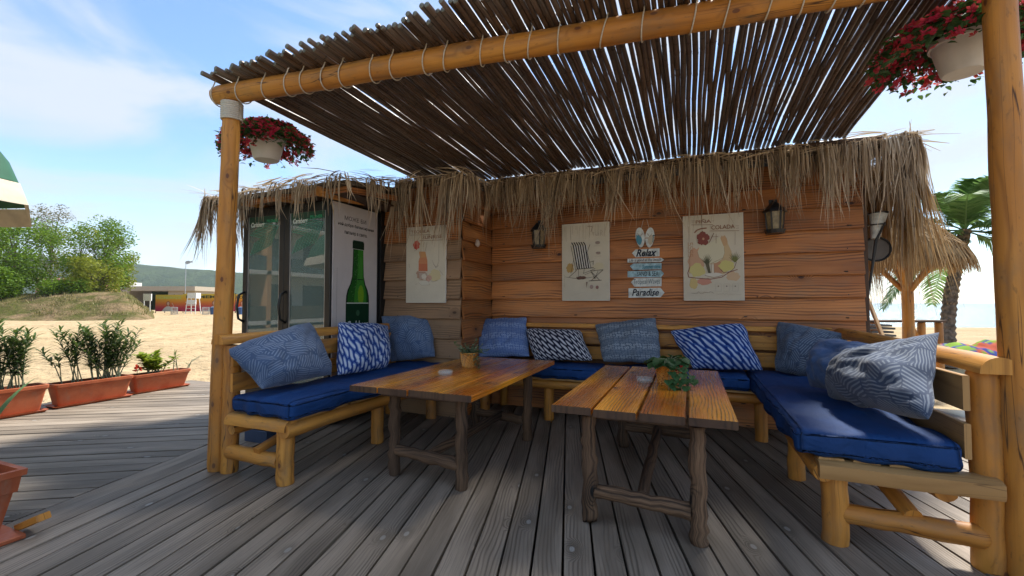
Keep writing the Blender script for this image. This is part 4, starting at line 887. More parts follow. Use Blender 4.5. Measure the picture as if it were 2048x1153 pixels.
# cocktail with pineapple poster
o, p, w, h = poster(1366.5, 1488, 5.42, zb, 2.345, 'large canvas poster of a creamy cocktail glass between pineapple slices')
T = lambda X, Y: ((X-90)/670*w, (1048-Y)/(930+50*(X-90)/670)*h)
blot(p, T, 230, 620, 90, 150, (.55, .34, .22), 11); blot(p, T, 520, 560, 110, 190, (.56, .42, .24), 12); blot(p, T, 330, 840, 80, 40, PNK, 13); blot(p, T, 205, 860, 50, 60, (.58, .45, .2), 14); blot(p, T, 640, 780, 70, 50, (.58, .42, .27), 15); blot(p, T, 545, 390, 45, 60, (.55, .36, .2), 16); blot(p, T, 480, 690, 60, 80, (.5, .28, .17), 26)
gl = [(505, 340), (525, 400), (550, 460), (555, 520), (530, 590), (470, 630), (400, 645), (330, 620), (270, 570), (255, 510), (285, 440), (330, 410), (420, 400)]
p.poly([T(*q) for q in gl], (.62, .58, .42)); p.line([T(*q) for q in gl[2:10]], .004, (.42, .3, .18))
p.poly([T(412, 650), T(434, 650), T(436, 745), T(408, 745)], CRM); p.ell(*T(432, 762), .085, .022, (.64, .61, .53)); p.line([T(335, 770), T(430, 795), T(530, 770)], .004, BRN)
for q in ([(410, 645), (408, 745)], [(436, 650), (436, 745)], [(400, 640), (540, 575)]): p.line([T(*z) for z in q], .0035, (.3, .18, .12))
blot(p, T, 250, 715, 84, 72, (.58, .52, .22), 17); blot(p, T, 575, 665, 88, 60, (.58, .53, .20), 18)
p.line([T(165, 680), T(140, 745), T(150, 790), T(230, 800), T(400, 812), T(520, 790), T(600, 735), T(690, 705)], .009, (.26, .13, .10)); p.line([T(495, 690), T(540, 740), T(610, 730), T(655, 690), T(680, 620)], .005, BRN)
for cx, cy_, n_, sc_, c in ((360, 620, 9, 90, (.10, .10, .06)), (665, 590, 9, 95, (.18, .19, .07))):
    for k in range(n_):
        a = R(25+140*k/(n_-1)); e = (cx+math.cos(a)*sc_*.75, cy_-math.sin(a)*sc_*rnd.uniform(.8, 1.15)); s_ = (-math.sin(a)*8, -math.cos(a)*8); p.poly([T(cx-s_[0], cy_-s_[1]+30), T(cx+s_[0], cy_+s_[1]+30), T(*e)], c)
p.poly([T(340, 640), T(380, 640), T(400, 745), T(372, 745)], (.12, .11, .07))
for k in range(5): a = R(90+72*k); blot(p, T, 318+38*math.cos(a), 362-42*math.sin(a), 36, 38, (.24, .075, .06), 30+k)
p.ell(*T(322, 366), .012, .014, (.5, .3, .2)); p.line([T(222, 300), T(250, 270), T(300, 252), T(360, 246)], .014, (.27, .13, .08)); p.line([T(440, 300), T(386, 408)], .007, (.24, .14, .1)); p.line([T(402, 345), T(490, 338)], .003, BRN); p.line([T(465, 310), T(462, 415)], .003, BRN)
p.text('PIÑA', *T(238, 198), T(412, 0)[0]-T(238, 0)[0], .047, (.27, .14, .09), .012); p.text('COLADA', *T(412, 264), T(668, 0)[0]-T(412, 0)[0], .047, (.27, .14, .09), .012)
for x0, x1, y in ((188, 432, 212), (392, 715, 278)): p.line([T(x0, y), T(x1, y-4)], .005, (.25, .14, .1))
for x0, x1, y in ((190, 225, 165), (190, 225, 178), (190, 225, 190), (425, 445, 160), (430, 440, 172), (395, 410, 230), (395, 410, 245), (680, 714, 218), (690, 712, 234), (680, 712, 250)): p.line([T(x0, y), T(x1, y)], .0025, (.28, .17, .12))
p.line([T(158, 230), T(160, 400)], .003, BRN); p.line([T(163, 565), T(166, 680)], .002, BRN); p.line([T(670, 285), T(667, 430)], .0025, BRN)
for k in range(4):
    y = 405+k*42; p.line([T(150, y), T(150, y+34), T(175, y+34), T(175, y+8), T(200, y+6), T(200, y+34)], .004, (.42, .2, .1))
for x in (450, 540, 632): p.line([T(x, 865), T(x+62, 865), T(x+62, 945), T(x, 945), T(x, 865)], .0018, (.4, .36, .3)); p.ell(*T(x+30, 890), .008, .008, (.25, .2, .17), 8)
r_ = random.Random(5); p.line([T(180+k*13, 962+r_.uniform(-12, 10)) for k in range(20)], .003, (.28, .2, .16)); p.line([T(455+k*13, 978+r_.uniform(-9, 9)) for k in range(22)], .002, (.4, .33, .27))
p.build(o)
# tall orange cocktail poster
o, p, w, h = poster(812.5, 891.5, 4.575, 1.35, 2.285, 'canvas poster of a tall orange cocktail on the grey boards beside the fridge')
T = lambda X, Y: ((X-200)/484*w, (1062-Y)/(885+50*(X-200)/484)*h)
blot(p, T, 390, 730, 60, 60, (.42, .27, .2), 41); blot(p, T, 560, 740, 70, 70, (.58, .5, .3), 42); blot(p, T, 480, 770, 40, 40, (.55, .35, .28), 44)
gp = [(360, 455), (440, 455), (465, 560), (468, 690), (352, 690), (355, 580), (372, 520)]; p.poly([T(*q) for q in gp], (.56, .24, .12)); p.poly([T(360, 455), T(440, 455), T(455, 520), T(385, 530)], (.57, .3, .13)); p.poly([T(355, 600), T(466, 600), T(467, 688), T(353, 688)], (.52, .17, .09)); p.line([T(355, 580), T(358, 690), T(468, 690)], .004, CRM)
p.poly([T(360, 710), T(460, 710), T(450, 780), T(372, 780)], (.45, .36, .3)); blot(p, T, 425, 750, 30, 32, (.62, .57, .48), 46); p.line([T(362, 710), T(366, 795), T(460, 795), T(462, 710)], .003, BRN); p.ell(*T(430, 830), .075, .03, (.6, .57, .48)); p.line([T(355, 825), T(400, 855), T(500, 850), T(470, 800)], .0025, (.33, .25, .2))
blot(p, T, 330, 380, 42, 50, (.50, .12, .08), 43); blot(p, T, 325, 400, 24, 30, (.45, .07, .05), 45); p.line([T(300, 450), T(330, 440)], .002, BRN)
for q in ([(430, 340), (412, 395)], [(460, 340), (440, 450)], [(378, 270), (340, 330)], [(605, 320), (603, 560)], [(525, 560), (570, 650)], [(570, 650), (610, 560)], [(575, 640), (540, 600)], [(580, 640), (600, 615)], [(610, 670), (660, 735)], [(470, 760), (530, 815)], [(530, 815), (600, 790)], [(240, 600), (245, 650)], [(320, 845), (345, 838)]): p.line([T(*z) for z in q], .0028, (.24, .18, .14))
p.text('TEQUILA', *T(262, 252), T(490, 0)[0]-T(262, 0)[0], .044, (.30, .16, .11), .01); p.text('SUNRISE', *T(405, 308), T(640, 0)[0]-T(405, 0)[0], .042, (.30, .16, .11), .01)
for x0, x1, y in ((232, 508, 264), (372, 648, 324)): p.line([T(x0, y), T(x1, y-14)], .0045, (.24, .15, .11))
for y in (205, 225, 243): p.line([T(230, y), T(262, y-3)], .003, (.3, .18, .13))
p.build(o)

# ------------------------------------------------------------------ arrow sign stack
sg = thing('arrow_sign_stack', ay(1290, 597, 5.45), 'stack of painted arrow boards with flip flops hung between two posters', 'sign')
def sboard(pts, mat, txt, tx, c, bold=0, shear=0, c2=None):
    y = 5.435; mb = MB(); q = [ay(a, b, y) for a, b in pts]; mb.prism([V((v.x, y, v.z)) for v in q], (0, .014, 0)); o = mb.build('arrow_board', mat, sg)
    mb = MB(); cx = sum(v.x for v in q)/len(q); cz = sum(v.z for v in q)/len(q); mb.poly([(cx+(v.x-cx)*.96, y-.0008, cz+(v.z-cz)*.86) for v in q], None); 
    p = Print((0, y-.001, 0), (1, 0, 0), (0, 0, 1), (0, -1, 0)); a, b = ay(tx[0], tx[1], y), ay(tx[2], tx[3], y); p.text(txt, a.x, b.z, b.x-a.x, a.z-b.z, c, bold, shear); p.build(o, 'lettering'); return o
DK, TEAL = (.012, .02, .035), (.05, .2, .27)
sboard([(1264, 507), (1271, 499.5), (1319, 497), (1319, 513), (1271, 515)], 'sign_white', 'Relax', (1272, 499.5, 1314, 512.5), DK, .03, .35)
sboard([(1255, 518), (1322, 516), (1328, 520), (1322, 524.5), (1255, 525.5)], 'sign_white', 'Life is good at the beach', (1258, 518.5, 1322, 524), (.1, .1, .12), .01, .25)
sboard([(1260, 533), (1266, 527.5), (1323, 526.5), (1323, 539), (1266, 540)], 'sign_blue', 'Summer time', (1284, 530, 1321, 537), TEAL, .02, .3)
sboard([(1255, 543), (1322, 541), (1328, 547.5), (1322, 555), (1255, 555)], 'sign_blue', 'SAND & SEA', (1274, 544, 1317, 552), DK, .0, 0)
sboard([(1262, 565), (1269, 557), (1323, 556), (1323, 573), (1269, 574)], 'sign_white', 'Tropical Waves', (1267, 559, 1320, 571), (.08, .14, .18), -.005, 0)
sboard([(1257, 577), (1321, 576), (1329, 586), (1321, 595), (1257, 596)], 'sign_white', 'Paradise', (1264, 578.5, 1318, 592), DK, .02, .3)
for s_ in (-1, 1):
    pts = []; cx = 1290+s_*9.6
    for k in range(22):
        t = 2*math.pi*k/22; wd_ = 9.4*(1-.18*max(0, -math.sin(t)))*(1 if True else 1); pts.append(ay(cx+s_*1.5*math.sin(t)+wd_*math.cos(t), 475.5-20*math.sin(t), 5.44))
    mb = MB(); mb.prism([V((v.x, 5.434+.002*s_, v.z)) for v in pts], (0, .016, 0)); o = mb.build('flip_flop', 'sign_white', sg)
    c = sum(pts, V((0, 0, 0)))/22; p = Print((0, 5.4335+.002*s_, 0), (1, 0, 0), (0, 0, 1), (0, -1, 0)); p.poly([(c.x+(v.x-c.x)*.62+.012*s_, c.z-.03+(v.z-c.z)*.5) for v in pts], (.09, .27, .36) if s_ < 0 else (.50, .44, .34)); p.line([(c.x-.03, c.z+.05), (c.x, c.z+.01), (c.x+.03, c.z+.05)], .006, (.3, .27, .22)); p.line([(c.x+s_*.035, c.z-.06), (c.x+s_*.04, c.z+.03)], .008, (.06, .22, .3)); p.build(o, 'print')
mb = MB()
for x in (1280, 1300): a, b = ay(x, 458, 5.452), ay(x, 590, 5.452); mb.tube([(a.x, 5.452, a.z), (b.x, 5.452, b.z)], .0025, 5)
a = ay(1290, 425, 5.455); b = ay(1282, 460, 5.45); c = ay(1299, 460, 5.45); mb.tube([b, a], .0025, 5); mb.tube([a, c], .0025, 5); mb.build('cord', 'rope', sg)

# ------------------------------------------------------------------ lanterns, torch, shell
def lantern(px, ptop, pbot, label, y=5.36):
    a, b = ay(px, ptop, y), ay(px, pbot, y); x = a.x; h = a.z-b.z; L = thing('wall_lantern', (x, y, b.z), label, 'lantern'); r = h*.36; z0 = b.z
    def ringm(r0, zz0, r1, zz1, name, mat, n=6):
        mb = MB(); mb.lathe([(0, zz0), (r0, zz0), (r1, zz1), (0, zz1)], (x, y, z0), n); return mb.build(name, mat, L)
    ringm(r*.86, -.02, r*.98, .02, 'base', 'black_metal', 12); ringm(r*.66, .02, r*.84, h*.73, 'lamp_shade', 'lamp_glass', 6); ringm(r*1.12, h*.72, r*1.0, h*.82, 'cap', 'black_metal', 6); ringm(r*1.0, h*.82, r*.3, h*1.08, 'cap', 'black_metal', 6)
    for k in range(6):
        t = 2*math.pi*k/6; mb = MB(); mb.tube([(x+r*.69*math.cos(t), y+r*.69*math.sin(t), z0+.012), (x+r*.87*math.cos(t), y+r*.87*math.sin(t), z0+h*.79)], .009, 5); mb.build('bar', 'black_metal', L)
    mb = MB(); mb.tube([(x, y, z0+h*1.04), (x, y, z0+h*1.14), (x, y+.05, z0+h*1.2), (x, 5.46, z0+h*1.1)], .008, 6); mb.box((x-.04, 5.44, z0+h*.9), (x+.04, 5.46, z0+h*1.25)); mb.build('bracket', 'black_metal', L)
lantern(1549, 410, 464, 'black wall lantern with cream glass right of the largest poster'); lantern(1077, 450, 494, 'smaller black wall lantern left of the deck chair poster')
tq = thing('wall_torch', (1.78, 5.62, 1.3), 'black metal torch with cream cone shade on the hut corner', 'torch')
yT = 5.6; a, b = ay(1757, 428, yT), ay(1757, 478, yT)
mb = MB(); r0 = (ay(1776, 428, yT).x-ay(1738, 428, yT).x)/2; 
def cone(c0, r_0, c1, r_1, name, mat):
    mb = MB(); mb.tube([c0, c1], [r_0, r_1], 14, True); return mb.build(name, mat, tq, 'auto')
A_, B_ = V((a.x, yT, a.z)), V((ay(1750, 480, yT).x, yT, b.z)); cone(A_, r0, B_, r0*.45, 'lamp_shade', 'sign_white'); cone(A_+V((0, 0, .012)), r0*1.12, A_, r0*1.12, 'rim', 'black_metal')
mb = MB(); e = ay(1733, 600, yT); mb.tube([A_+V((.03, -r0*.9, -.1)), B_+V((.0, -.03, -.02)), V((e.x, yT-.03, e.z))], [.008, .016, .009], 8); mb.build('stem', 'black_metal', tq)
m_ = A_+(B_-A_)*.45; mb = MB(); mb.tube([m_+V((r0*.85*math.cos(t), r0*.85*math.sin(t), 0)) for t in [2*math.pi*k/18 for k in range(19)]], .007, 5, False); mb.tube([m_+V((-r0*.8, 0, 0)), (1.66, yT, m_.z+.02)], .008, 6); mb.build('holder', 'black_metal', tq)
cl = thing('wall_dial', ay(1751, 500, 5.75), 'dark round dial with black rim behind the torch on the hut corner', 'dial')
cc = ay(1752, 499, 5.75); rr = .125; mb = MB(); mb.tube([cc+V((0, .03, 0)), cc+V((0, 0, 0))], rr, 26, True); mb.build('face', 'clock_face', cl, 'auto'); mb = MB(); mb.tube([cc+V((rr*math.cos(t), -.004, rr*math.sin(t))) for t in [2*math.pi*k/26 for k in range(27)]], .011, 6, False); mb.tube([cc+V((-.06, .02, 0)), V((1.66, 5.76, cc.z))], .012, 6); mb.build('rim', 'black_metal', cl, True)
sh = ax(952, 487, -2.50); mb = MB()
mb.lathe([(0, -.05), (.02, -.045), (.034, -.02), (.032, .01), (.02, .035), (.008, .05), (0, .052)], (sh.x+.02, sh.y, sh.z), 10); tag(mb.build('shell_ornament', 'shell', None, True), 'small pale shell ornament hung on the dark side wall', 'ornament')

# ------------------------------------------------------------------ hanging flower baskets
def hanging(c, ztop, rr, hh, ex, label, seed, flowers=900):
    c = V(c); r = random.Random(seed); L = thing('hanging_flower_basket', c, label, 'flower basket')
    mb = MB(); mb.lathe([(0, 0), (rr*.62, 0), (rr*.68, .01), (rr*.95, hh*.86), (rr*1.04, hh*.87), (rr*1.05, hh), (rr*.97, hh), (rr*.93, hh*.85), (0, hh*.85)], c, 28); mb.build('pot', 'white_plastic', L, 'auto')
    mb = MB()
    for k in range(3): a = 2*math.pi*k/3+.4; mb.tube([c+V((rr*math.cos(a), rr*math.sin(a), hh)), V((c.x, c.y, ztop-.1))], .0022, 5)
    mb.tube([V((c.x, c.y, ztop-.1)), V((c.x, c.y, ztop))], .003, 5); mb.build('hanger', 'black_metal', L)
    fo, fl = MB(), MB(); top = c+V((0, 0, hh*.95))
    def place():
        a = r.uniform(0, 2*math.pi); q = r.random()**.62; e = ex(a); d = q*e; z = .13*(1-(q*1.05)**2)+r.uniform(-.04, .05); DR = .34
        if q > .62: z -= (q-.62)*DR*r.random()
        return top+V((math.cos(a)*d, math.sin(a)*d, z)), a
    for _ in range(2600):
        p_, a = place(); leaf(fo, p_-V((0, 0, .02)), V((math.cos(a)*.6, math.sin(a)*.6, 0))+rdir(-.7, .7), r.uniform(.035, .06), .03)
    for _ in range(flowers):
        p_, a = place(); n = (V((math.cos(a), math.sin(a), .5))+rdir(-.6, .8)*.7).normalized(); s_, u_, _ = frame(n); R_ = r.uniform(.018, .032); g_ = r.random(); c0 = fl.vert(p_-n*.008, (g_*.5,)*3)
        for k in range(5):
            t = 2*math.pi*k/5; t2 = .52; f = [fl.vert(p_+(s_*math.cos(t-t2)+u_*math.sin(t-t2))*R_*.8, (g_,)*3), fl.vert(p_+(s_*math.cos(t)+u_*math.sin(t))*R_*1.15+n*.003, (min(1, g_+.2),)*3), fl.vert(p_+(s_*math.cos(t+t2)+u_*math.sin(t+t2))*R_*.8, (g_,)*3)]; fl.face((c0, *f))
    fo.build('foliage', 'leaf_green', L)['kind'] = 'stuff'; fl.build('flowers', 'petal_crimson', L)['kind'] = 'stuff'
hanging((-3.66, 2.92, 2.68), 3.12, .16, .21, lambda a: .36+.05*math.sin(a*2+1), 'white hanging pot of crimson flowers beside the left log post', 1, 1150)
hanging((1.51, 3.36, 2.70), 3.12, .145, .20, lambda a: .37+.07*math.cos(a-math.pi*1.05), 'white hanging pot of crimson flowers behind the right log post', 2, 1300)

# ------------------------------------------------------------------ planters on the deck edge
def trough(x0, x1, y0, y1, h, label, tray=True, grp='terracotta troughs along the deck edge'):
    L = thing('planter_trough', ((x0+x1)/2, (y0+y1)/2, 0), label, 'planter', grp); mb = MB()
    def ringp(z, i, rr=.03, n=5):
        X0, X1, Y0, Y1 = x0+i, x1-i, y0+i, y1-i; o = []
        for cx, cy_, a0 in ((X1-rr, Y0+rr, -90), (X1-rr, Y1-rr, 0), (X0+rr, Y1-rr, 90), (X0+rr, Y0+rr, 180)):
            for k in range(n+1): t = R(a0+90*k/n); o.append((cx+rr*math.cos(t), cy_+rr*math.sin(t), z))
        return o
    lv = [ringp(.025, .05), ringp(.05, .045), ringp(h-.07, .012), ringp(h-.065, .004), ringp(h-.045, .004), ringp(h-.04, -.008), ringp(h-.004, -.01), ringp(h, -.004), ringp(h, .012), ringp(h-.06, .02)]
    vi = [[mb.vert(p) for p in r_] for r_ in lv]; n = len(lv[0])
    for j in range(len(lv)-1):
        for k in range(n): mb.face((vi[j][k], vi[j][(k+1) % n], vi[j+1][(k+1) % n], vi[j+1][k]))
    mb.face(list(reversed(vi[0]))); mb.build('trough', 'terracotta', L, 'auto')
    mb = MB(); mb.poly(ringp(h-.05, .022)); mb.build('soil', 'soil', L)
    if tray:
        mb = MB(); tr = [ringp(.004, .012), ringp(.03, -.012), ringp(.03, -.004), ringp(.014, .02)]; vi = [[mb.vert(p) for p in r_] for r_ in tr]
        for j in range(3):
            for k in range(n): mb.face((vi[j][k], vi[j][(k+1) % n], vi[j+1][(k+1) % n], vi[j+1][k]))
        mb.face(vi[3]); mb.face(list(reversed(vi[0]))); mb.build('tray', 'terracotta', L, 'auto')
    return L
trough(-7.68, -7.40, 2.05, 2.95, .34, 'terracotta trough with a tray at the left edge of the photo'); trough(-7.72, -7.45, 3.04, 3.87, .31, 'terracotta trough in the middle of the row, holding the tallest oleander'); trough(-7.80, -7.55, 3.94, 4.72, .28, 'smallest terracotta trough at the far end of the row, holding lime leaves')
def shrub(base, stems, hmax, spread, label, seed, mat='leaf_oleander', name='oleander_shrub', L=(.10, .17), wd_=.024, whorl=3, step=.035, cat='shrub', bare=.25):
    r = random.Random(seed); base = V(base); T_ = thing(name, base, label, cat); fo, st = MB(), MB()
    for i in range(stems):
        a = r.uniform(0, 6.28); b = base+V((r.uniform(-.05, .05), r.uniform(-.12, .12)*spread/.25, 0)); h = hmax*r.uniform(.55, 1); e = b+V((math.cos(a)*spread*r.uniform(.3, 1)*.8, math.sin(a)*spread*r.uniform(.3, 1), h)); m_ = (b+e)/2+V((math.cos(a)*-.03, math.sin(a)*-.03, .04)); st.tube([b, m_, e], [.007, .006, .003], 5, False)
        n = int(h/step)
        for k in range(n):
            t = bare+(1-bare)*k/n
            p_ = b*(1-t)**2+m_*2*t*(1-t)+e*t*t
            for w in range(whorl):
                if r.random() < .2: continue
                q = 2*math.pi*w/whorl+k*.9; up = .35+.9*t; leaf(fo, p_, V((math.cos(q), math.sin(q), up*r.uniform(.15, .85))), r.uniform(*L), wd_, col=r.uniform(.0, 1)*.8+.2*t)
    fo.build('foliage', mat, T_)['kind'] = 'stuff'; st.build('stems', 'leaf_pale', T_)
shrub((-7.56, 2.62, .3), 20, .86, .40, 'leafy oleander shrub in the trough at the left edge', 3); shrub((-7.52, 2.25, .3), 12, .6, .34, 'low oleander partly cut off by the left edge of the photo', 8)
shrub((-7.58, 3.62, .27), 30, .80, .36, 'dense tallest oleander shrub in the middle trough', 4); shrub((-7.60, 3.27, .27), 9, .74, .30, 'sparse thin oleander left of the dense one in the middle trough', 5, bare=.45)
shrub((-7.68, 4.28, .24), 14, .34, .22, 'bushy lime green foliage plant in the far trough', 6, 'leaf_lime', 'lime_foliage_plant', (.09, .15), .075, 3, .03, 'plant'); shrub((-7.66, 4.62, .24), 5, .35, .26, 'thin grassy plant at the end of the far trough', 9, 'leaf_oleander', 'grassy_plant', (.14, .24), .01, 2, .06, 'plant')
T_ = thing('red_flower_plant', (-7.62, 4.0, .24), 'tiny red flower at the near end of the far trough', 'flower'); mb = MB(); st = MB(); st.tube([(-7.62, 4.0, .23), (-7.6, 4.0, .36)], .004, 5); st.build('stem', 'leaf_green', T_)
for _ in range(40): leaf(mb, V((-7.6, 4.0, .37))+rdir(-1, 1)*.03, rdir(-.6, 1), .045, .03, shape='broad')
mb.build('flower', 'petal_red', T_)
# big square pot at the lower left edge
sp_ = thing('square_planter', (-3.8, 1.2, 0), 'large square terracotta planter cut by the lower left edge of the photo', 'planter'); mb = MB()
X0, X1, Y0, Y1 = -3.98, -3.555, .85, 1.32
lv = [(.035, .07), (.05, .066), (.27, .028), (.275, .014), (.36, .004), (.365, -.012), (.40, -.014), (.40, .014), (.33, .02)]; vi = []
for z, i in lv: vi.append([mb.vert(p_) for p_ in ((X0+i, Y0+i, z), (X1-i, Y0+i, z), (X1-i, Y1-i, z), (X0+i, Y1-i, z))])
for j in range(len(vi)-1):
    for k in range(4): mb.face((vi[j][k], vi[j][(k+1) % 4], vi[j+1][(k+1) % 4], vi[j+1][k]))
mb.face(vi[-1]); mb.face(list(reversed(vi[0]))); mb.build('pot', 'terracotta', sp_)
mb = MB(); mb.box((X0+.02, Y0+.02, .003), (X1+.015, Y1+.015, .03), .006); mb.build('tray', 'terracotta', sp_)
mb = MB(); mb.plank((-3.68, 1.37, .03), (-3.52, 1.40, .10), .07, .04); tag(mb.build('wood_wedge', 'pine', None), 'short golden wood offcut wedged behind the large square planter', 'offcut')
bl_p = thing('blade_plant', (-3.78, 1.08, .33), 'arching strap leaves of a plant in the large square planter', 'plant'); mb = MB()
for k, (px_, py_, d_) in enumerate(((82, 752, 3.75), (60, 768, 3.8), (20, 815, 3.6), (-60, 650, 3.8), (-130, 720, 3.7), (-40, 700, 3.9))):
    e = ad(px_, py_, d_); b = V((-3.78+.04*math.cos(k), 1.1+.04*math.sin(k), .34)); m_ = (b+e)/2+V((0, 0, .22)); pts = [b*(1-t)**2+m_*2*t*(1-t)+e*t*t for t in [i/8 for i in range(9)]]; mb.ribbon(pts, [.03, .036, .04, .04, .036, .03, .022, .013, .002], V((.3, 1, .4)).normalized(), (rnd.random(),)*3)
mb.build('leaves', 'leaf_palm', bl_p)
# crate stored behind the bench
cr = thing('bottle_crate', (-3.9, 3.2, 0), 'dark blue plastic crate on the deck behind the left bench', 'crate'); mb = MB()
for x0, x1, y0, y1 in ((-4.05, -4.03, 3.05, 3.4), (-3.77, -3.75, 3.05, 3.4), (-4.03, -3.77, 3.05, 3.07), (-4.03, -3.77, 3.38, 3.4)):
    mb.box((x0, y0, .0), (x1, y1, .12)); mb.box((x0, y0, .17), (x1, y1, .24))
mb.box((-4.03, 3.07, .002), (-3.77, 3.38, .02)); mb.build('crate_body', 'crate', cr)
HAZE_D = .00015

# ------------------------------------------------------------------ green parasol at the left edge
tip = ad(40, 366, 3.0); ps = thing('green_parasol', (tip.x-1.1, tip.y-1.15, 0), 'green market parasol with cream valance poking in at the left edge', 'parasol'); pc = V((tip.x-1.1, tip.y-1.15, 0))
nrib = 8; prof = [(0, .98), (.25, .93), (.5, .80), (.72, .60), (.88, .36), (.96, .17), (1, 0)]; Rr = (V((tip.x, tip.y, 0))-pc).length; a0 = math.atan2(tip.y-pc.y, tip.x-pc.x); mb = MB(); nseg = 48; gr = []
def oct_r(t): k = ((t-a0) % (2*math.pi/nrib)); k = min(k, 2*math.pi/nrib-k); return math.cos(math.pi/nrib)/math.cos(math.pi/nrib-k)
for r_, z_ in prof: gr.append([mb.vert(pc+V((Rr*r_*oct_r(2*math.pi*k/nseg)*math.cos(2*math.pi*k/nseg), Rr*r_*oct_r(2*math.pi*k/nseg)*math.sin(2*math.pi*k/nseg), tip.z+z_))) for k in range(nseg)])
for j in range(len(prof)-1):
    for k in range(nseg): mb.face((gr[j][k], gr[j+1][k], gr[j+1][(k+1) % nseg], gr[j][(k+1) % nseg]))
mb.build('canopy', 'umbrella_green', ps, True)
mb = MB(); nv = 192; a_ = []; b_ = []; c_ = []
for k in range(nv):
    t = a0+2*math.pi*k/nv; rr = Rr*oct_r(t)*1.0; sc_ = abs(math.sin(k*math.pi/6)); a_.append(mb.vert(pc+V((rr*math.cos(t), rr*math.sin(t), tip.z-.004)))); c_.append(mb.vert(pc+V((rr*1.02*math.cos(t), rr*1.02*math.sin(t), tip.z-.10)))); b_.append(mb.vert(pc+V((rr*1.03*math.cos(t), rr*1.03*math.sin(t), tip.z-.15-.006*sc_))))
for k in range(nv): k2 = (k+1) % nv; mb.face((a_[k], c_[k], c_[k2], a_[k2])); mb.face((c_[k], b_[k], b_[k2], c_[k2]))
mb.build('valance', 'umbrella_cream', ps, True)
mb = MB(); mb.tube([pc, pc+V((0, 0, tip.z+1.02))], .028, 12); mb.build('pole', 'paint_white', ps, True); mb = MB(); mb.lathe([(0, 0), (.3, 0), (.3, .05), (.1, .09), (.04, .25), (0, .25)], pc, 24); mb.build('base', 'wall_concrete', ps)
for k in range(nrib):
    t = a0+2*math.pi*k/nrib; mb = MB(); mb.tube([pc+V((0, 0, tip.z+.5)), pc+V((Rr*.8*math.cos(t), Rr*.8*math.sin(t), tip.z+.44))], .009, 6); mb.build('rib', 'paint_white', ps)

# ------------------------------------------------------------------ right: thatched beach umbrella, palm, tables, towels
GZ = -.2
def up(px, py, d): return ad(px, py, d)
tuP = gd(1815, 6.9); tu = thing('thatched_umbrella', (tuP.x, tuP.y, GZ), 'golden thatched beach umbrella on a log post right of the hut', 'umbrella')
mb = MB(); mb.log((tuP.x, tuP.y, GZ), (tuP.x, tuP.y, 2.5), .082, .072, 16, 10); mb.build('post', 'pine', tu, 'auto')
for k in range(5):
    a = R(20+72*k); e = tuP+V((.46*math.cos(a), .46*math.sin(a), 2.08)); mb = MB(); mb.log(tuP+V((.05*math.cos(a), .05*math.sin(a), 1.55)), e, .04, .036, 10, 4); mb.build('brace', 'pine', tu, 'auto')
    mb = MB(); mb.log(tuP+V((0, 0, 2.66)), tuP+V((.64*math.cos(a), .64*math.sin(a), 2.06)), .035, .03, 8, 4); mb.build('rafter', 'pine', tu, 'auto')
    b = R(20+72*(k+1)); mb = MB(); mb.log(e+V((0, 0, .02)), tuP+V((.46*math.cos(b), .46*math.sin(b), 2.10)), .03, .03, 8, 3); mb.build('ring_rail', 'pine', tu, 'auto')
mb = MB(); mb.lathe([(0, 2.78), (.15, 2.66), (.4, 2.42), (.66, 2.14), (.63, 2.10), (.36, 2.36), (0, 2.66)], tuP, 30); mb.build('thatch_bed', 'thatch_core', tu)
mb = MB(); r_ = random.Random(4)
for _ in range(6500):
    a = r_.uniform(0, 2*math.pi); q = r_.random()**.6; rad_ = .06+.64*q; z = 2.84-.74*rad_/.70+r_.uniform(0, .05); o_ = V((math.cos(a), math.sin(a), 0)); s_ = V((-math.sin(a), math.cos(a), 0)); L = r_.uniform(.22, .42); p0 = tuP+o_*rad_+V((0, 0, z))
    dn = (o_*.72+V((0, 0, -.68))) if rad_ < .52 else (o_*.33+V((0, 0, -.95))); dn = dn+s_*r_.gauss(0, .13); p1 = p0+dn*L*.5+o_*.02; p2 = p0+dn*L*.55+V((0, 0, -L*.42))+o_*.05+s_*r_.gauss(0, .03); w = r_.uniform(.007, .02)
    mb.ribbon([p0, p1, p2], [w, w, w*.3], (s_+o_*r_.gauss(0, .5)).normalized(), (min(1, max(0, r_.gauss(.5, .25))),)*3)
mb.build('thatch', 'thatch_gold', tu)['kind'] = 'stuff'
# palm
pb = gd(1888, 10.5); pb.z = GZ; pm = thing('palm_tree', pb, 'palm tree with ringed trunk and arching green fronds by the beach', 'palm'); crown = up(1930, 462, 10.9); mb = MB(); pts = []; rr = []
for k in range(46):
    t = k/45; p_ = pb+(crown-pb)*t+V((-.10*math.sin(math.pi*t), 0, 0)); pts.append(p_); rr.append((.145-.03*t)*(1.12 if k % 2 else .93)+(.05*(1-t)**6))
mb.tube(pts, rr, 14, True, .05); mb.build('trunk', 'palm_bark', pm, False)
mb = MB()
for k in range(150):
    t = rnd.random(); a = rnd.uniform(0, 6.28); p_ = pb+(crown-pb)*t+V((-.10*math.sin(math.pi*t), 0, 0)); o_ = V((math.cos(a), math.sin(a), 0)); mb.ribbon([p_+o_*.11, p_+o_*.17+V((0, 0, .05))], [.06, .01], V((-math.sin(a), math.cos(a), 0)), (.3,)*3)
mb.build('bark_scales', 'thatch', pm)['kind'] = 'stuff'
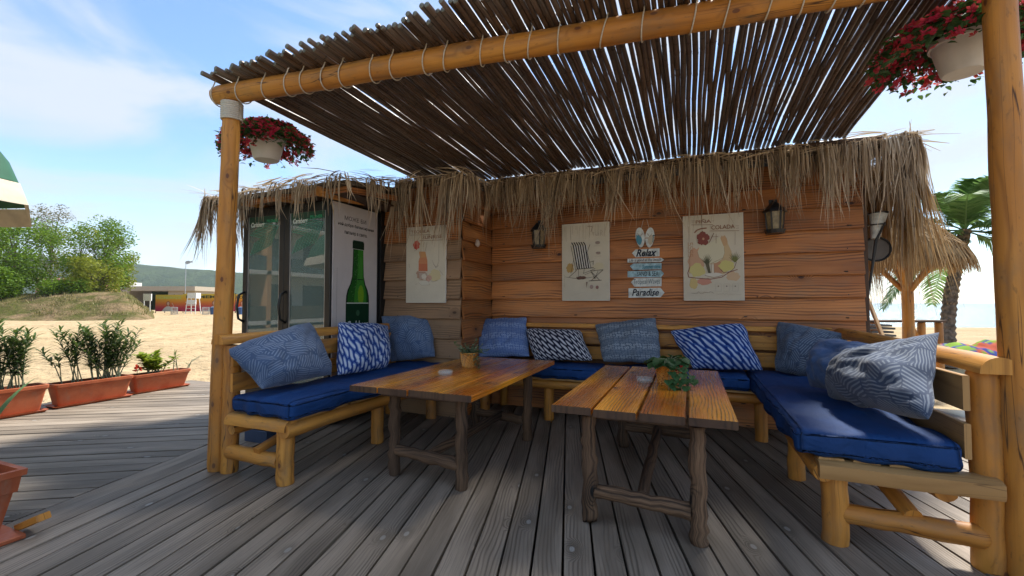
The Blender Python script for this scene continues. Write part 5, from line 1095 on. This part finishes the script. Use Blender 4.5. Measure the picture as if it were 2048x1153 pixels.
def frond(a, el, L, droop, seed):
    r = random.Random(seed); mb = MB(); o_ = V((math.cos(a), math.sin(a), 0)); s_ = V((-math.sin(a), math.cos(a), 0)); n = 12; pts = []
    for k in range(n+1): t = k/n; pts.append(crown+o_*(L*t*math.cos(el)*(1-.12*droop*t))+V((0, 0, L*t*math.sin(el)-droop*L*t*t*.62)))
    mb.tube(pts, [.022*(1-.85*k/n) for k in range(n+1)], 5, False)
    for k in range(64):
        t = .1+.9*k/63; i = min(n-1, int(t*n)); p_ = pts[i]+(pts[i+1]-pts[i])*(t*n-i); tg = (pts[i+1]-pts[i]).normalized(); ll = L*.27*(math.sin(math.pi*(.12+.84*t))**.7)
        for sg_ in (1, -1):
            d = (tg*.72+s_*sg_*.8+V((0, 0, .28-.42*r.random()))).normalized(); e = p_+d*ll+V((0, 0, -ll*.22)); w = .042; nn = tg.cross(d).normalized(); sd = d.cross(nn); c = r.random()
            mb.ribbon([p_, p_+d*ll*.5, e], [w*.6, w, w*.1], sd.normalized(), (c,)*3)
    mb.build('frond', 'leaf_palm', pm)
for k in range(24): frond(2.4*k+rnd.uniform(-.2, .2), R(rnd.choice((66, 50, 36, 22, 8, -8, -20))+rnd.uniform(-6, 6)), rnd.uniform(2.0, 2.7), rnd.uniform(.5, .95), k)
# high table by the beach
t0 = gd(1735, 7.4); t1 = gd(1885, 7.4); tz = 1.04; bt = thing('beach_table', ((t0.x+t1.x)/2, (t0.y+t1.y)/2, GZ), 'narrow wooden counter with log legs facing the sea', 'table'); dv = (t1-t0).normalized(); nv_ = V((-dv.y, dv.x, 0))
for k in range(3): mb = MB(); mb.plank(t0+nv_*(k*.12)+V((0, 0, tz)), t1+nv_*(k*.12)+V((0, 0, tz)), .11, .035); mb.build('tabletop_plank', 'dark_board', bt)
for px_ in (1745, 1841, 1876):
    q = gd(px_, 7.45); mb = MB(); mb.log((q.x, q.y, GZ), (q.x, q.y, tz-.02), .06, .055, 12, 5); mb.build('leg', 'pine', bt, 'auto')
q = gd(1841, 7.45); mb = MB(); mb.log(q+V((0, 0, .72)), q-dv*.22+V((0, 0, 1.0)), .03, .03, 8, 3); mb.build('brace', 'pine', bt, 'auto')
# plank pile and leaning pole by the hut
for k, (w0, w1, z) in enumerate(((1730, 1772, 651), (1728, 1778, 657), (1732, 1775, 664), (1730, 1780, 671))):
    a, b = up(w0, z, 6.6), up(w1, z, 6.6); mb = MB(); mb.plank(a, b, .22, .03); tag(mb.build('stacked_plank', 'grey_board', None), ['topmost weathered plank', 'second weathered plank from the top', 'third weathered plank from the top', 'lowest weathered plank'][k]+' of the pile beside the hut', 'plank', 'weathered planks piled beside the hut')
a, b = up(1728, 582, 6.2), up(1772, 690, 5.5); mb = MB(); mb.log(a, b+(b-a)*.55, .026, .026, 10, 5); tag(mb.build('leaning_pole', 'pine_pale', None, 'auto'), 'pale wooden pole leaning against the hut corner', 'pole')
pile = thing('plank_trestle', gd(1755, 6.6), 'low trestle carrying the plank pile beside the hut', 'trestle'); pz = up(1755, 676, 6.6).z-.02
for px_ in (1738, 1770):
    q = gd(px_, 6.62); mb = MB(); mb.log((q.x, q.y, GZ), (q.x, q.y, pz), .05, .05, 10, 4); mb.build('leg', 'grey_board', pile)
# bright towels on a lounger beyond the bench
lo = gd(1895, 4.9); sl = thing('beach_lounger', (lo.x+.5, lo.y+.4, GZ), 'low wooden lounger under the bright towels beyond the right bench', 'lounger'); c0 = up(1925, 700, 4.75)
tdir = _r.copy(); tfw = V((_f.x, _f.y, 0)).normalized(); zt = c0.z-.06
for k in range(4): mb = MB(); mb.plank(c0-tdir*.75+tfw*(k*.16-.2)+V((0, 0, -.08)), c0+tdir*1.0+tfw*(k*.16-.2)+V((0, 0, -.08)), .13, .03); mb.build('slat', 'pine_pale', sl)
for sx, sy in ((-.6, -.2), (.85, -.2), (-.6, .26), (.85, .26)): q = c0+tdir*sx+tfw*sy; mb = MB(); mb.log((q.x, q.y, GZ), (q.x, q.y, c0.z-.1), .045, .045, 10, 4); mb.build('leg', 'pine', sl, 'auto')
def towel(cx, w, h, cols, label, seed):
    mb = MB(); r = random.Random(seed); n, m = 30, 14; g = []
    for j in range(m+1):
        row = []
        for i in range(n+1):
            u, v = i/n, j/m; hump = math.sin(math.pi*min(1, max(0, v)))**.7; z = h*hump*(.55+.45*mnoise.noise(V((u*2.6+seed, v*1.2, seed))))+.05*abs(mnoise.noise(V((u*6, v*5, seed))))*hump; b = mnoise.noise(V((u*2.1+seed*3, v*3, 1)))+.35*mnoise.noise(V((u*6, v*7, seed)))
            c = cols[min(len(cols)-1, max(0, int((b+.55)/1.1*len(cols))))]; row.append(mb.vert(c0+tdir*(cx-.0+(u-.5)*w)+tfw*((v-.5)*.5)+V((0, 0, z-.055)), c))
        g.append(row)
    for j in range(m):
        for i in range(n): mb.face((g[j][i], g[j][i+1], g[j+1][i+1], g[j+1][i]))
    tag(mb.build('beach_towel', 'towel', None, True), label, 'towel')
towel(.06, .62, .20, [(.10, .22, .02), (.16, .30, .03), (.42, .09, .05), (.03, .05, .22), (.2, .33, .04)], 'crumpled lime towel with red and blue patches by the right post', 1); towel(-.42, .38, .13, [(.12, .08, .1), (.25, .2, .2), (.1, .12, .05)], 'crumpled dull mauve towel beside the lime one', 2); towel(.5, .42, .17, [(.12, .07, .14), (.28, .2, .26), (.06, .05, .12)], 'crumpled striped purple towel behind the right log post', 3)

# ------------------------------------------------------------------ left background: trees, houses, banners
def tree(px, d, ztop, rx, label, seed, mat, dens=1., trunk=.16, zc=None, base_z=1.6, lean=0):
    r = random.Random(seed); b = gd(px, d); b.z = base_z; top = up(px+lean, ztop, d).z; H = top-b.z; t_ = thing('tree', b, label, 'tree', 'trees behind the dune'); wd_, lf = MB(), MB(); cc = []
    wd_.tube([b, b+V((r.uniform(-.2, .2), r.uniform(-.2, .2), H*.3)), b+_r*(lean*d/FPX*.6)+V((0, 0, H*.7))], [trunk, trunk*.75, trunk*.3], 8)
    rxm = rx*d/FPX
    for k in range(int(40*dens)+10):
        a = r.uniform(0, 6.28); q = r.random()**.5; zz = H*r.uniform(.22, .97); prof_ = math.sin(math.pi*min(1, (zz/H-.12)/.92))**.6; e = b+_r*(lean*d/FPX*zz/H)+V((math.cos(a)*rxm*q*prof_, math.sin(a)*rxm*q*prof_, zz)); s_ = b+_r*(lean*d/FPX*zz/H*.5)+V((0, 0, zz*.6)); wd_.tube([s_, (s_+e)/2+V((0, 0, .2)), e], [trunk*.35, trunk*.2, .02], 5, False); cc.append((e, rxm*r.uniform(.26, .44)))
    for e, cr in cc:
        for _ in range(int(190*dens)):
            p_ = e+rdir(-1, 1)*cr*r.random()**.4; s_ = r.uniform(.15, .30); n = rdir(-1, 1); x_, y_, _z = frame(n); c = r.random(); lf.poly([p_-x_*s_*.5, p_+y_*s_*.32, p_+x_*s_*.5, p_-y_*s_*.32], (c,)*3)
    wd_.build('trunk', 'bark', t_, True); lf.build('crown', mat, t_)['kind'] = 'stuff'
tree(25, 50, 437, 78, 'dense bright green tree furthest left behind the dune', 1, 'leaf_tree', 1.25); tree(-60, 52, 420, 70, 'green tree cut off by the left edge of the photo', 2, 'leaf_tree', 1.1)
tree(100, 60, 408, 48, 'tall thin grey leaved tree behind the bright green one', 3, 'leaf_grey', .55, .2); tree(150, 56, 450, 46, 'slim leaning olive green tree in the middle of the group', 4, 'leaf_yellow', .6, .14, lean=18)
tree(205, 53, 446, 52, 'rounded yellow green tree furthest right behind the dune', 5, 'leaf_tree', .9, .14); tree(185, 50, 520, 44, 'low yellowish tree in front of the pink house', 6, 'leaf_yellow', .8, .1); tree(240, 57, 478, 30, 'small yellow green tree beside the concrete block', 7, 'leaf_yellow', .5, .1)
tree(-5, 46, 540, 36, 'low shrubby green tree at the foot of the dune grove', 8, 'leaf_tree', .8, .08); tree(130, 48, 560, 42, 'low bush in front of the houses', 9, 'leaf_tree', .6, .06)
def house(px0, px1, d, ztop, zbase, mat, label, roof=True, wins=3):
    a, b = gd(px0, d), gd(px1, d); dv = (b-a).normalized(); bk = V((-dv.y, dv.x, 0)); z0 = zbase; z1 = up(px0, ztop, d).z; D = 0; hs = thing('house', (a+b)/2+V((0, 0, z0)), label, 'house'); W = (b-a).length; D = W*.35
    mb = MB(); mb.prism([a+V((0, 0, z0)), b+V((0, 0, z0)), b+bk*D+V((0, 0, z0)), a+bk*D+V((0, 0, z0))], (0, 0, z1-z0)); mb.build('wall', mat, hs)
    if roof:
        e = .5; A, B = a-dv*e-bk*e+V((0, 0, z1)), b+dv*e-bk*e+V((0, 0, z1)); r1, r2 = (a+bk*D/2)-dv*e+V((0, 0, z1+D*.22)), (b+bk*D/2)+dv*e+V((0, 0, z1+D*.22)); A2_, B2_ = a-dv*e+bk*(D+e)+V((0, 0, z1)), b+dv*e+bk*(D+e)+V((0, 0, z1)); mb = MB(); mb.prism([A, B, r2, r1], (0, 0, .18)); mb.prism([r1, r2, B2_, A2_], (0, 0, .18)); mb.build('roof', 'roof_tile', hs)
    for k in range(wins):
        x = W*(k+.6)/(wins+.2); zc = z0+(z1-z0)*.55; q = a+dv*x-bk*.04; mb = MB(); mb.prism([q+V((0, 0, zc-.7)), q+dv*1.1+V((0, 0, zc-.7)), q+dv*1.1+V((0, 0, zc+.7)), q+V((0, 0, zc+.7))], bk*.06); w_ = mb.build('window', 'window_dark', hs)
        mb = MB(); mb.prism([q-bk*.05-dv*.12+V((0, 0, zc-.85)), q-bk*.05+dv*1.22+V((0, 0, zc-.85)), q-bk*.05+dv*1.22+V((0, 0, zc-.72)), q-bk*.05-dv*.12+V((0, 0, zc-.72))], bk*.08); mb.build('sill', 'wall_white', w_)
    return hs
house(70, 118, 72, 562, 1.4, 'wall_pink', 'dusky pink house half hidden by trees behind the dune'); house(112, 206, 76, 568, 1.4, 'wall_orange', 'long low orange house behind the yellow green trees', True, 6)
cb = thing('concrete_pavilion', gd(310, 92), 'flat roofed beige concrete pavilion beyond the dune', 'building'); dC = 92
def wall_px(x0, x1, y0, y1, d, th, name, mat, par):
    a, b = gd(x0, d), gd(x1, d); za, zb_ = up(x0, y0, d).z, up(x0, y1, d).z; dv = (b-a).normalized(); bk = V((-dv.y, dv.x, 0)); mb = MB(); mb.prism([a+V((0, 0, zb_)), b+V((0, 0, zb_)), b+V((0, 0, za)), a+V((0, 0, za))], bk*th); return mb.build(name, mat, par)
wall_px(252, 389, 573, 582, dC, 12, 'roof_slab', 'wall_concrete', cb); wall_px(234, 258, 577, 615, dC+1.2, 10, 'wall', 'wall_concrete', cb); wall_px(252, 259, 565, 573, dC+1.2, 3, 'chimney', 'wall_white', cb); wall_px(336, 389, 582, 620, dC+.8, 10, 'wall', 'wall_concrete', cb); wall_px(260, 336, 584, 620, dC+7, .3, 'back_wall', 'hedge', cb)
# banner fence
def banner(x0, x1, y0, y1, d, label, txt, tc, girl, seed):
    a, b = gd(x0, d), gd(x1, d); dv = (b-a).normalized(); bk = V((-dv.y, dv.x, 0)); z1, z0 = up(x0, y0, d).z, GZ+.25; W, H = (b-a).length, z1-z0; L = thing('banner_fence', (a+b)/2+V((0, 0, GZ)), label, 'banner', 'banner fence across the beach')
    mb = MB(); n = 14
    cols = [(.36, .02, .08), (.46, .05, .06), (.55, .17, .03), (.58, .33, .03), (.55, .42, .06)]
    for i in range(n):
        for j in range(4):
            p_ = [a+dv*(W*(i+dx)/n)+V((0, 0, z0+H*(j+dz)/4)) for dx, dz in ((0, 0), (1, 0), (1, 1), (0, 1))]; ids = [mb.vert(q, cols[j+dz]) for q, dz in zip(p_, (0, 0, 1, 1))]; mb.face(ids)
    mb.build('banner_cloth', 'print', L)
    p = Print(a-bk*.03+V((0, 0, z0)), dv, (0, 0, 1), -bk); p.k = 40
    p.text(txt, W*.06, H*.74, W*.88, H*.17, tc, .03)
    gx = girl*W; s_ = H*.30; SK, HR, TP = (.52, .33, .25), (.25, .09, .04), (.52, .50, .5)
    p.ell(gx, H*.46, s_*.40, s_*.52, HR); p.poly([(gx-s_*1.3, 0), (gx+s_*1.2, 0), (gx+s_*.75, H*.22), (gx+s_*.3, H*.30), (gx-s_*.35, H*.30), (gx-s_*.8, H*.2)], TP); p.ell(gx, H*.47, s_*.25, s_*.34, SK); p.rect(gx-s_*.1, H*.28, gx+s_*.1, H*.36, SK); p.line([(gx+s_*.7, H*.1), (gx+s_*1.1, H*.34), (gx+s_*.75, H*.5)], s_*.16, SK)
    if seed == 2: p.rect(gx-s_*.5, H*.02, gx+s_*.45, H*.22, (.02, .08, .28)); p.ell(gx, H*.14, s_*.1, s_*.1, (.6, .62, .66))
    p.build(L, 'banner_print')
    for k in range(4):
        q = a+dv*(W*k/3)+bk*.06; mb = MB(); mb.tube([q+V((0, 0, GZ)), q+V((0, 0, z1+.1))], .05, 6); mb.build('post', 'black_metal', L)
banner(311, 366, 590, 627, 66, 'sunset coloured banner with pale lettering left of the lifeguard chair', 'HOMEMADE', (.45, .48, .12), .47, 1)
banner(366, 470, 588, 627, 66, 'sunset coloured banner with dark lettering right of the lifeguard chair', 'HOMEMADE', (.06, .07, .03), .60, 2)
banner(471, 498, 589, 627, 68, 'sliver of sunset banner seen between the left post and the fridge', 'HOME', (.06, .07, .03), .5, 3)
lg = thing('lifeguard_chair', gd(381, 60), 'white lifeguard high chair in front of the banners', 'lifeguard chair'); g0 = gd(381, 60); S_ = 60/FPX
for sx in (-10, 10):
    for sy in (0, 1.1): mb = MB(); mb.tube([g0+_r*(sx*S_)+tfw*sy+V((0, 0, GZ)), g0+_r*(sx*.8*S_)+tfw*(.2+sy*.6)+V((0, 0, 2.1))], .05, 6); mb.build('leg', 'paint_white', lg)
for k in range(4): mb = MB(); z = GZ+.35+k*.42; mb.plank(g0-_r*(9.5*S_)+V((0, 0, z)), g0+_r*(9.5*S_)+V((0, 0, z)), .08, .06); mb.build('rung', 'paint_white', lg)
mb = MB(); q = g0+tfw*.2; mb.prism([q-_r*(9*S_)+V((0, 0, 1.1)), q+_r*(9*S_)+V((0, 0, 1.1)), q+_r*(9*S_)+V((0, 0, 1.75)), q-_r*(9*S_)+V((0, 0, 1.75))], tfw*.06); mb.build('front_panel', 'paint_white', lg); mb = MB(); mb.prism([q-_r*(9*S_)+V((0, 0, 1.95)), q+_r*(9*S_)+V((0, 0, 1.95)), q+_r*(9*S_)+V((0, 0, 2.7)), q-_r*(9*S_)+V((0, 0, 2.7))], tfw*.9); mb.build('cabin', 'paint_white', lg)
for px_, w_, mt, lab in ((349, 11, 'steel', 'wire litter basket in front of the left banner'), (412, 12, 'steel', 'wire litter basket in front of the right banner'), (427, 12, 'bin_blue', 'blue litter bin beside the left log post, far across the sand'), (480, 10, 'bin_blue', 'blue litter bin seen between the left post and the fridge')):
    g1 = gd(px_, 58); r0 = w_*58/FPX/2; L = thing('litter_bin', g1+V((0, 0, GZ)), lab, 'bin'); mb = MB(); 
    if mt == 'steel':
        for k in range(14): t = 2*math.pi*k/14; mb.tube([g1+V((r0*math.cos(t), r0*math.sin(t), GZ)), g1+V((r0*math.cos(t), r0*math.sin(t), GZ+.95))], .022, 5)
        for z in (GZ+.04, GZ+.5, GZ+.95): mb.tube([g1+V((r0*math.cos(t), r0*math.sin(t), z)) for t in [2*math.pi*k/14 for k in range(15)]], .025, 5, False)
    else: mb.lathe([(0, GZ), (r0*.85, GZ), (r0, GZ+.85), (r0*1.08, GZ+.86), (r0*1.05, GZ+.93), (0, GZ+.98)], g1, 16)
    mb.build('bin_body', mt, L)
lp = gd(370, 74); ls = thing('beach_lamp_post', lp, 'tall thin lamp post topped by a fish shaped head beyond the banners', 'lamp post'); zt_ = up(370, 526, 74).z; mb = MB(); mb.tube([lp+V((0, 0, GZ)), lp+V((0, 0, zt_))], [.07, .05], 8); mb.build('pole', 'steel', ls)
mb = MB(); fs = [(0, -.1), (.35, -.22), (.7, -.1), (.95, .12), (1.25, -.05), (1.15, .2), (1.3, .42), (.95, .25), (.6, .38), (.25, .35), (0, .15)]; mb.prism([lp+_r*(x-.15)+V((0, 0, zt_+z)) for x, z in fs], tfw*.1); mb.build('fish_head', 'steel', ls)
wb = thing('white_signboard', gd(293, 60), 'white board on posts where the dune meets the banners', 'board'); 
wall_px(286, 302, 588, 602, 60, .15, 'panel', 'paint_white', wb)
for px_ in (288, 300): q = gd(px_, 60.2); mb = MB(); mb.tube([q+V((0, 0, GZ)), q+V((0, 0, 2.2))], .06, 6); mb.build('post', 'paint_white', wb)

# ------------------------------------------------------------------ hotel across the promenade behind the viewer (mirrored in the fridge glass)
ht = thing('hotel', (-30, -14, 0), 'white hotel with balconies, mirrored in the glass doors of the fridge', 'hotel'); mb = MB(); mb.box((-38, -34, GZ), (-26, 6, 13)); mb.build('wall', 'wall_white', ht)
for f_ in range(4):
    z = .4+f_*3.1; mb = MB(); mb.box((-26, -34, z-.4), (-24.2, 6, z-.15)); mb.build('balcony_slab', 'wall_white', ht); mb = MB(); mb.box((-24.35, -34, z-.15), (-24.25, 6, z+.75)); mb.build('balcony_rail', 'pane', ht)
    for k in range(11): x = -33+k*3.6; mb = MB(); mb.box((-26.06, x, z), (-25.97, x+2.2, z+2.2)); mb.build('window', 'window_dark', ht)
for k in range(6): x = -33.8+k*7.2; mb = MB(); mb.box((-26, x-.15, GZ), (-24.2, x+.15, 12.6)); mb.build('partition', 'wall_orange', ht)

# ------------------------------------------------------------------ haze over the bay
t = NT('haze_air'); t.n.remove(t.b); pv = t.N('VolumePrincipled', {'Color': (.86, .92, 1, 1), 'Density': HAZE_D, 'Anisotropy': .25}); t.l.new(pv.outputs[0], t.n['Material Output'].inputs['Volume'])
if HAZE_D > 0:
    mb = MB(); mb.box((-5400, -5400, -12), (5400, 5400, 165), .5); hz = mb.build('haze', 'haze_air', None, False, (0, 0, 0)); tag(hz, 'pale sea haze filling the air of the bay', 'haze', kind='stuff')
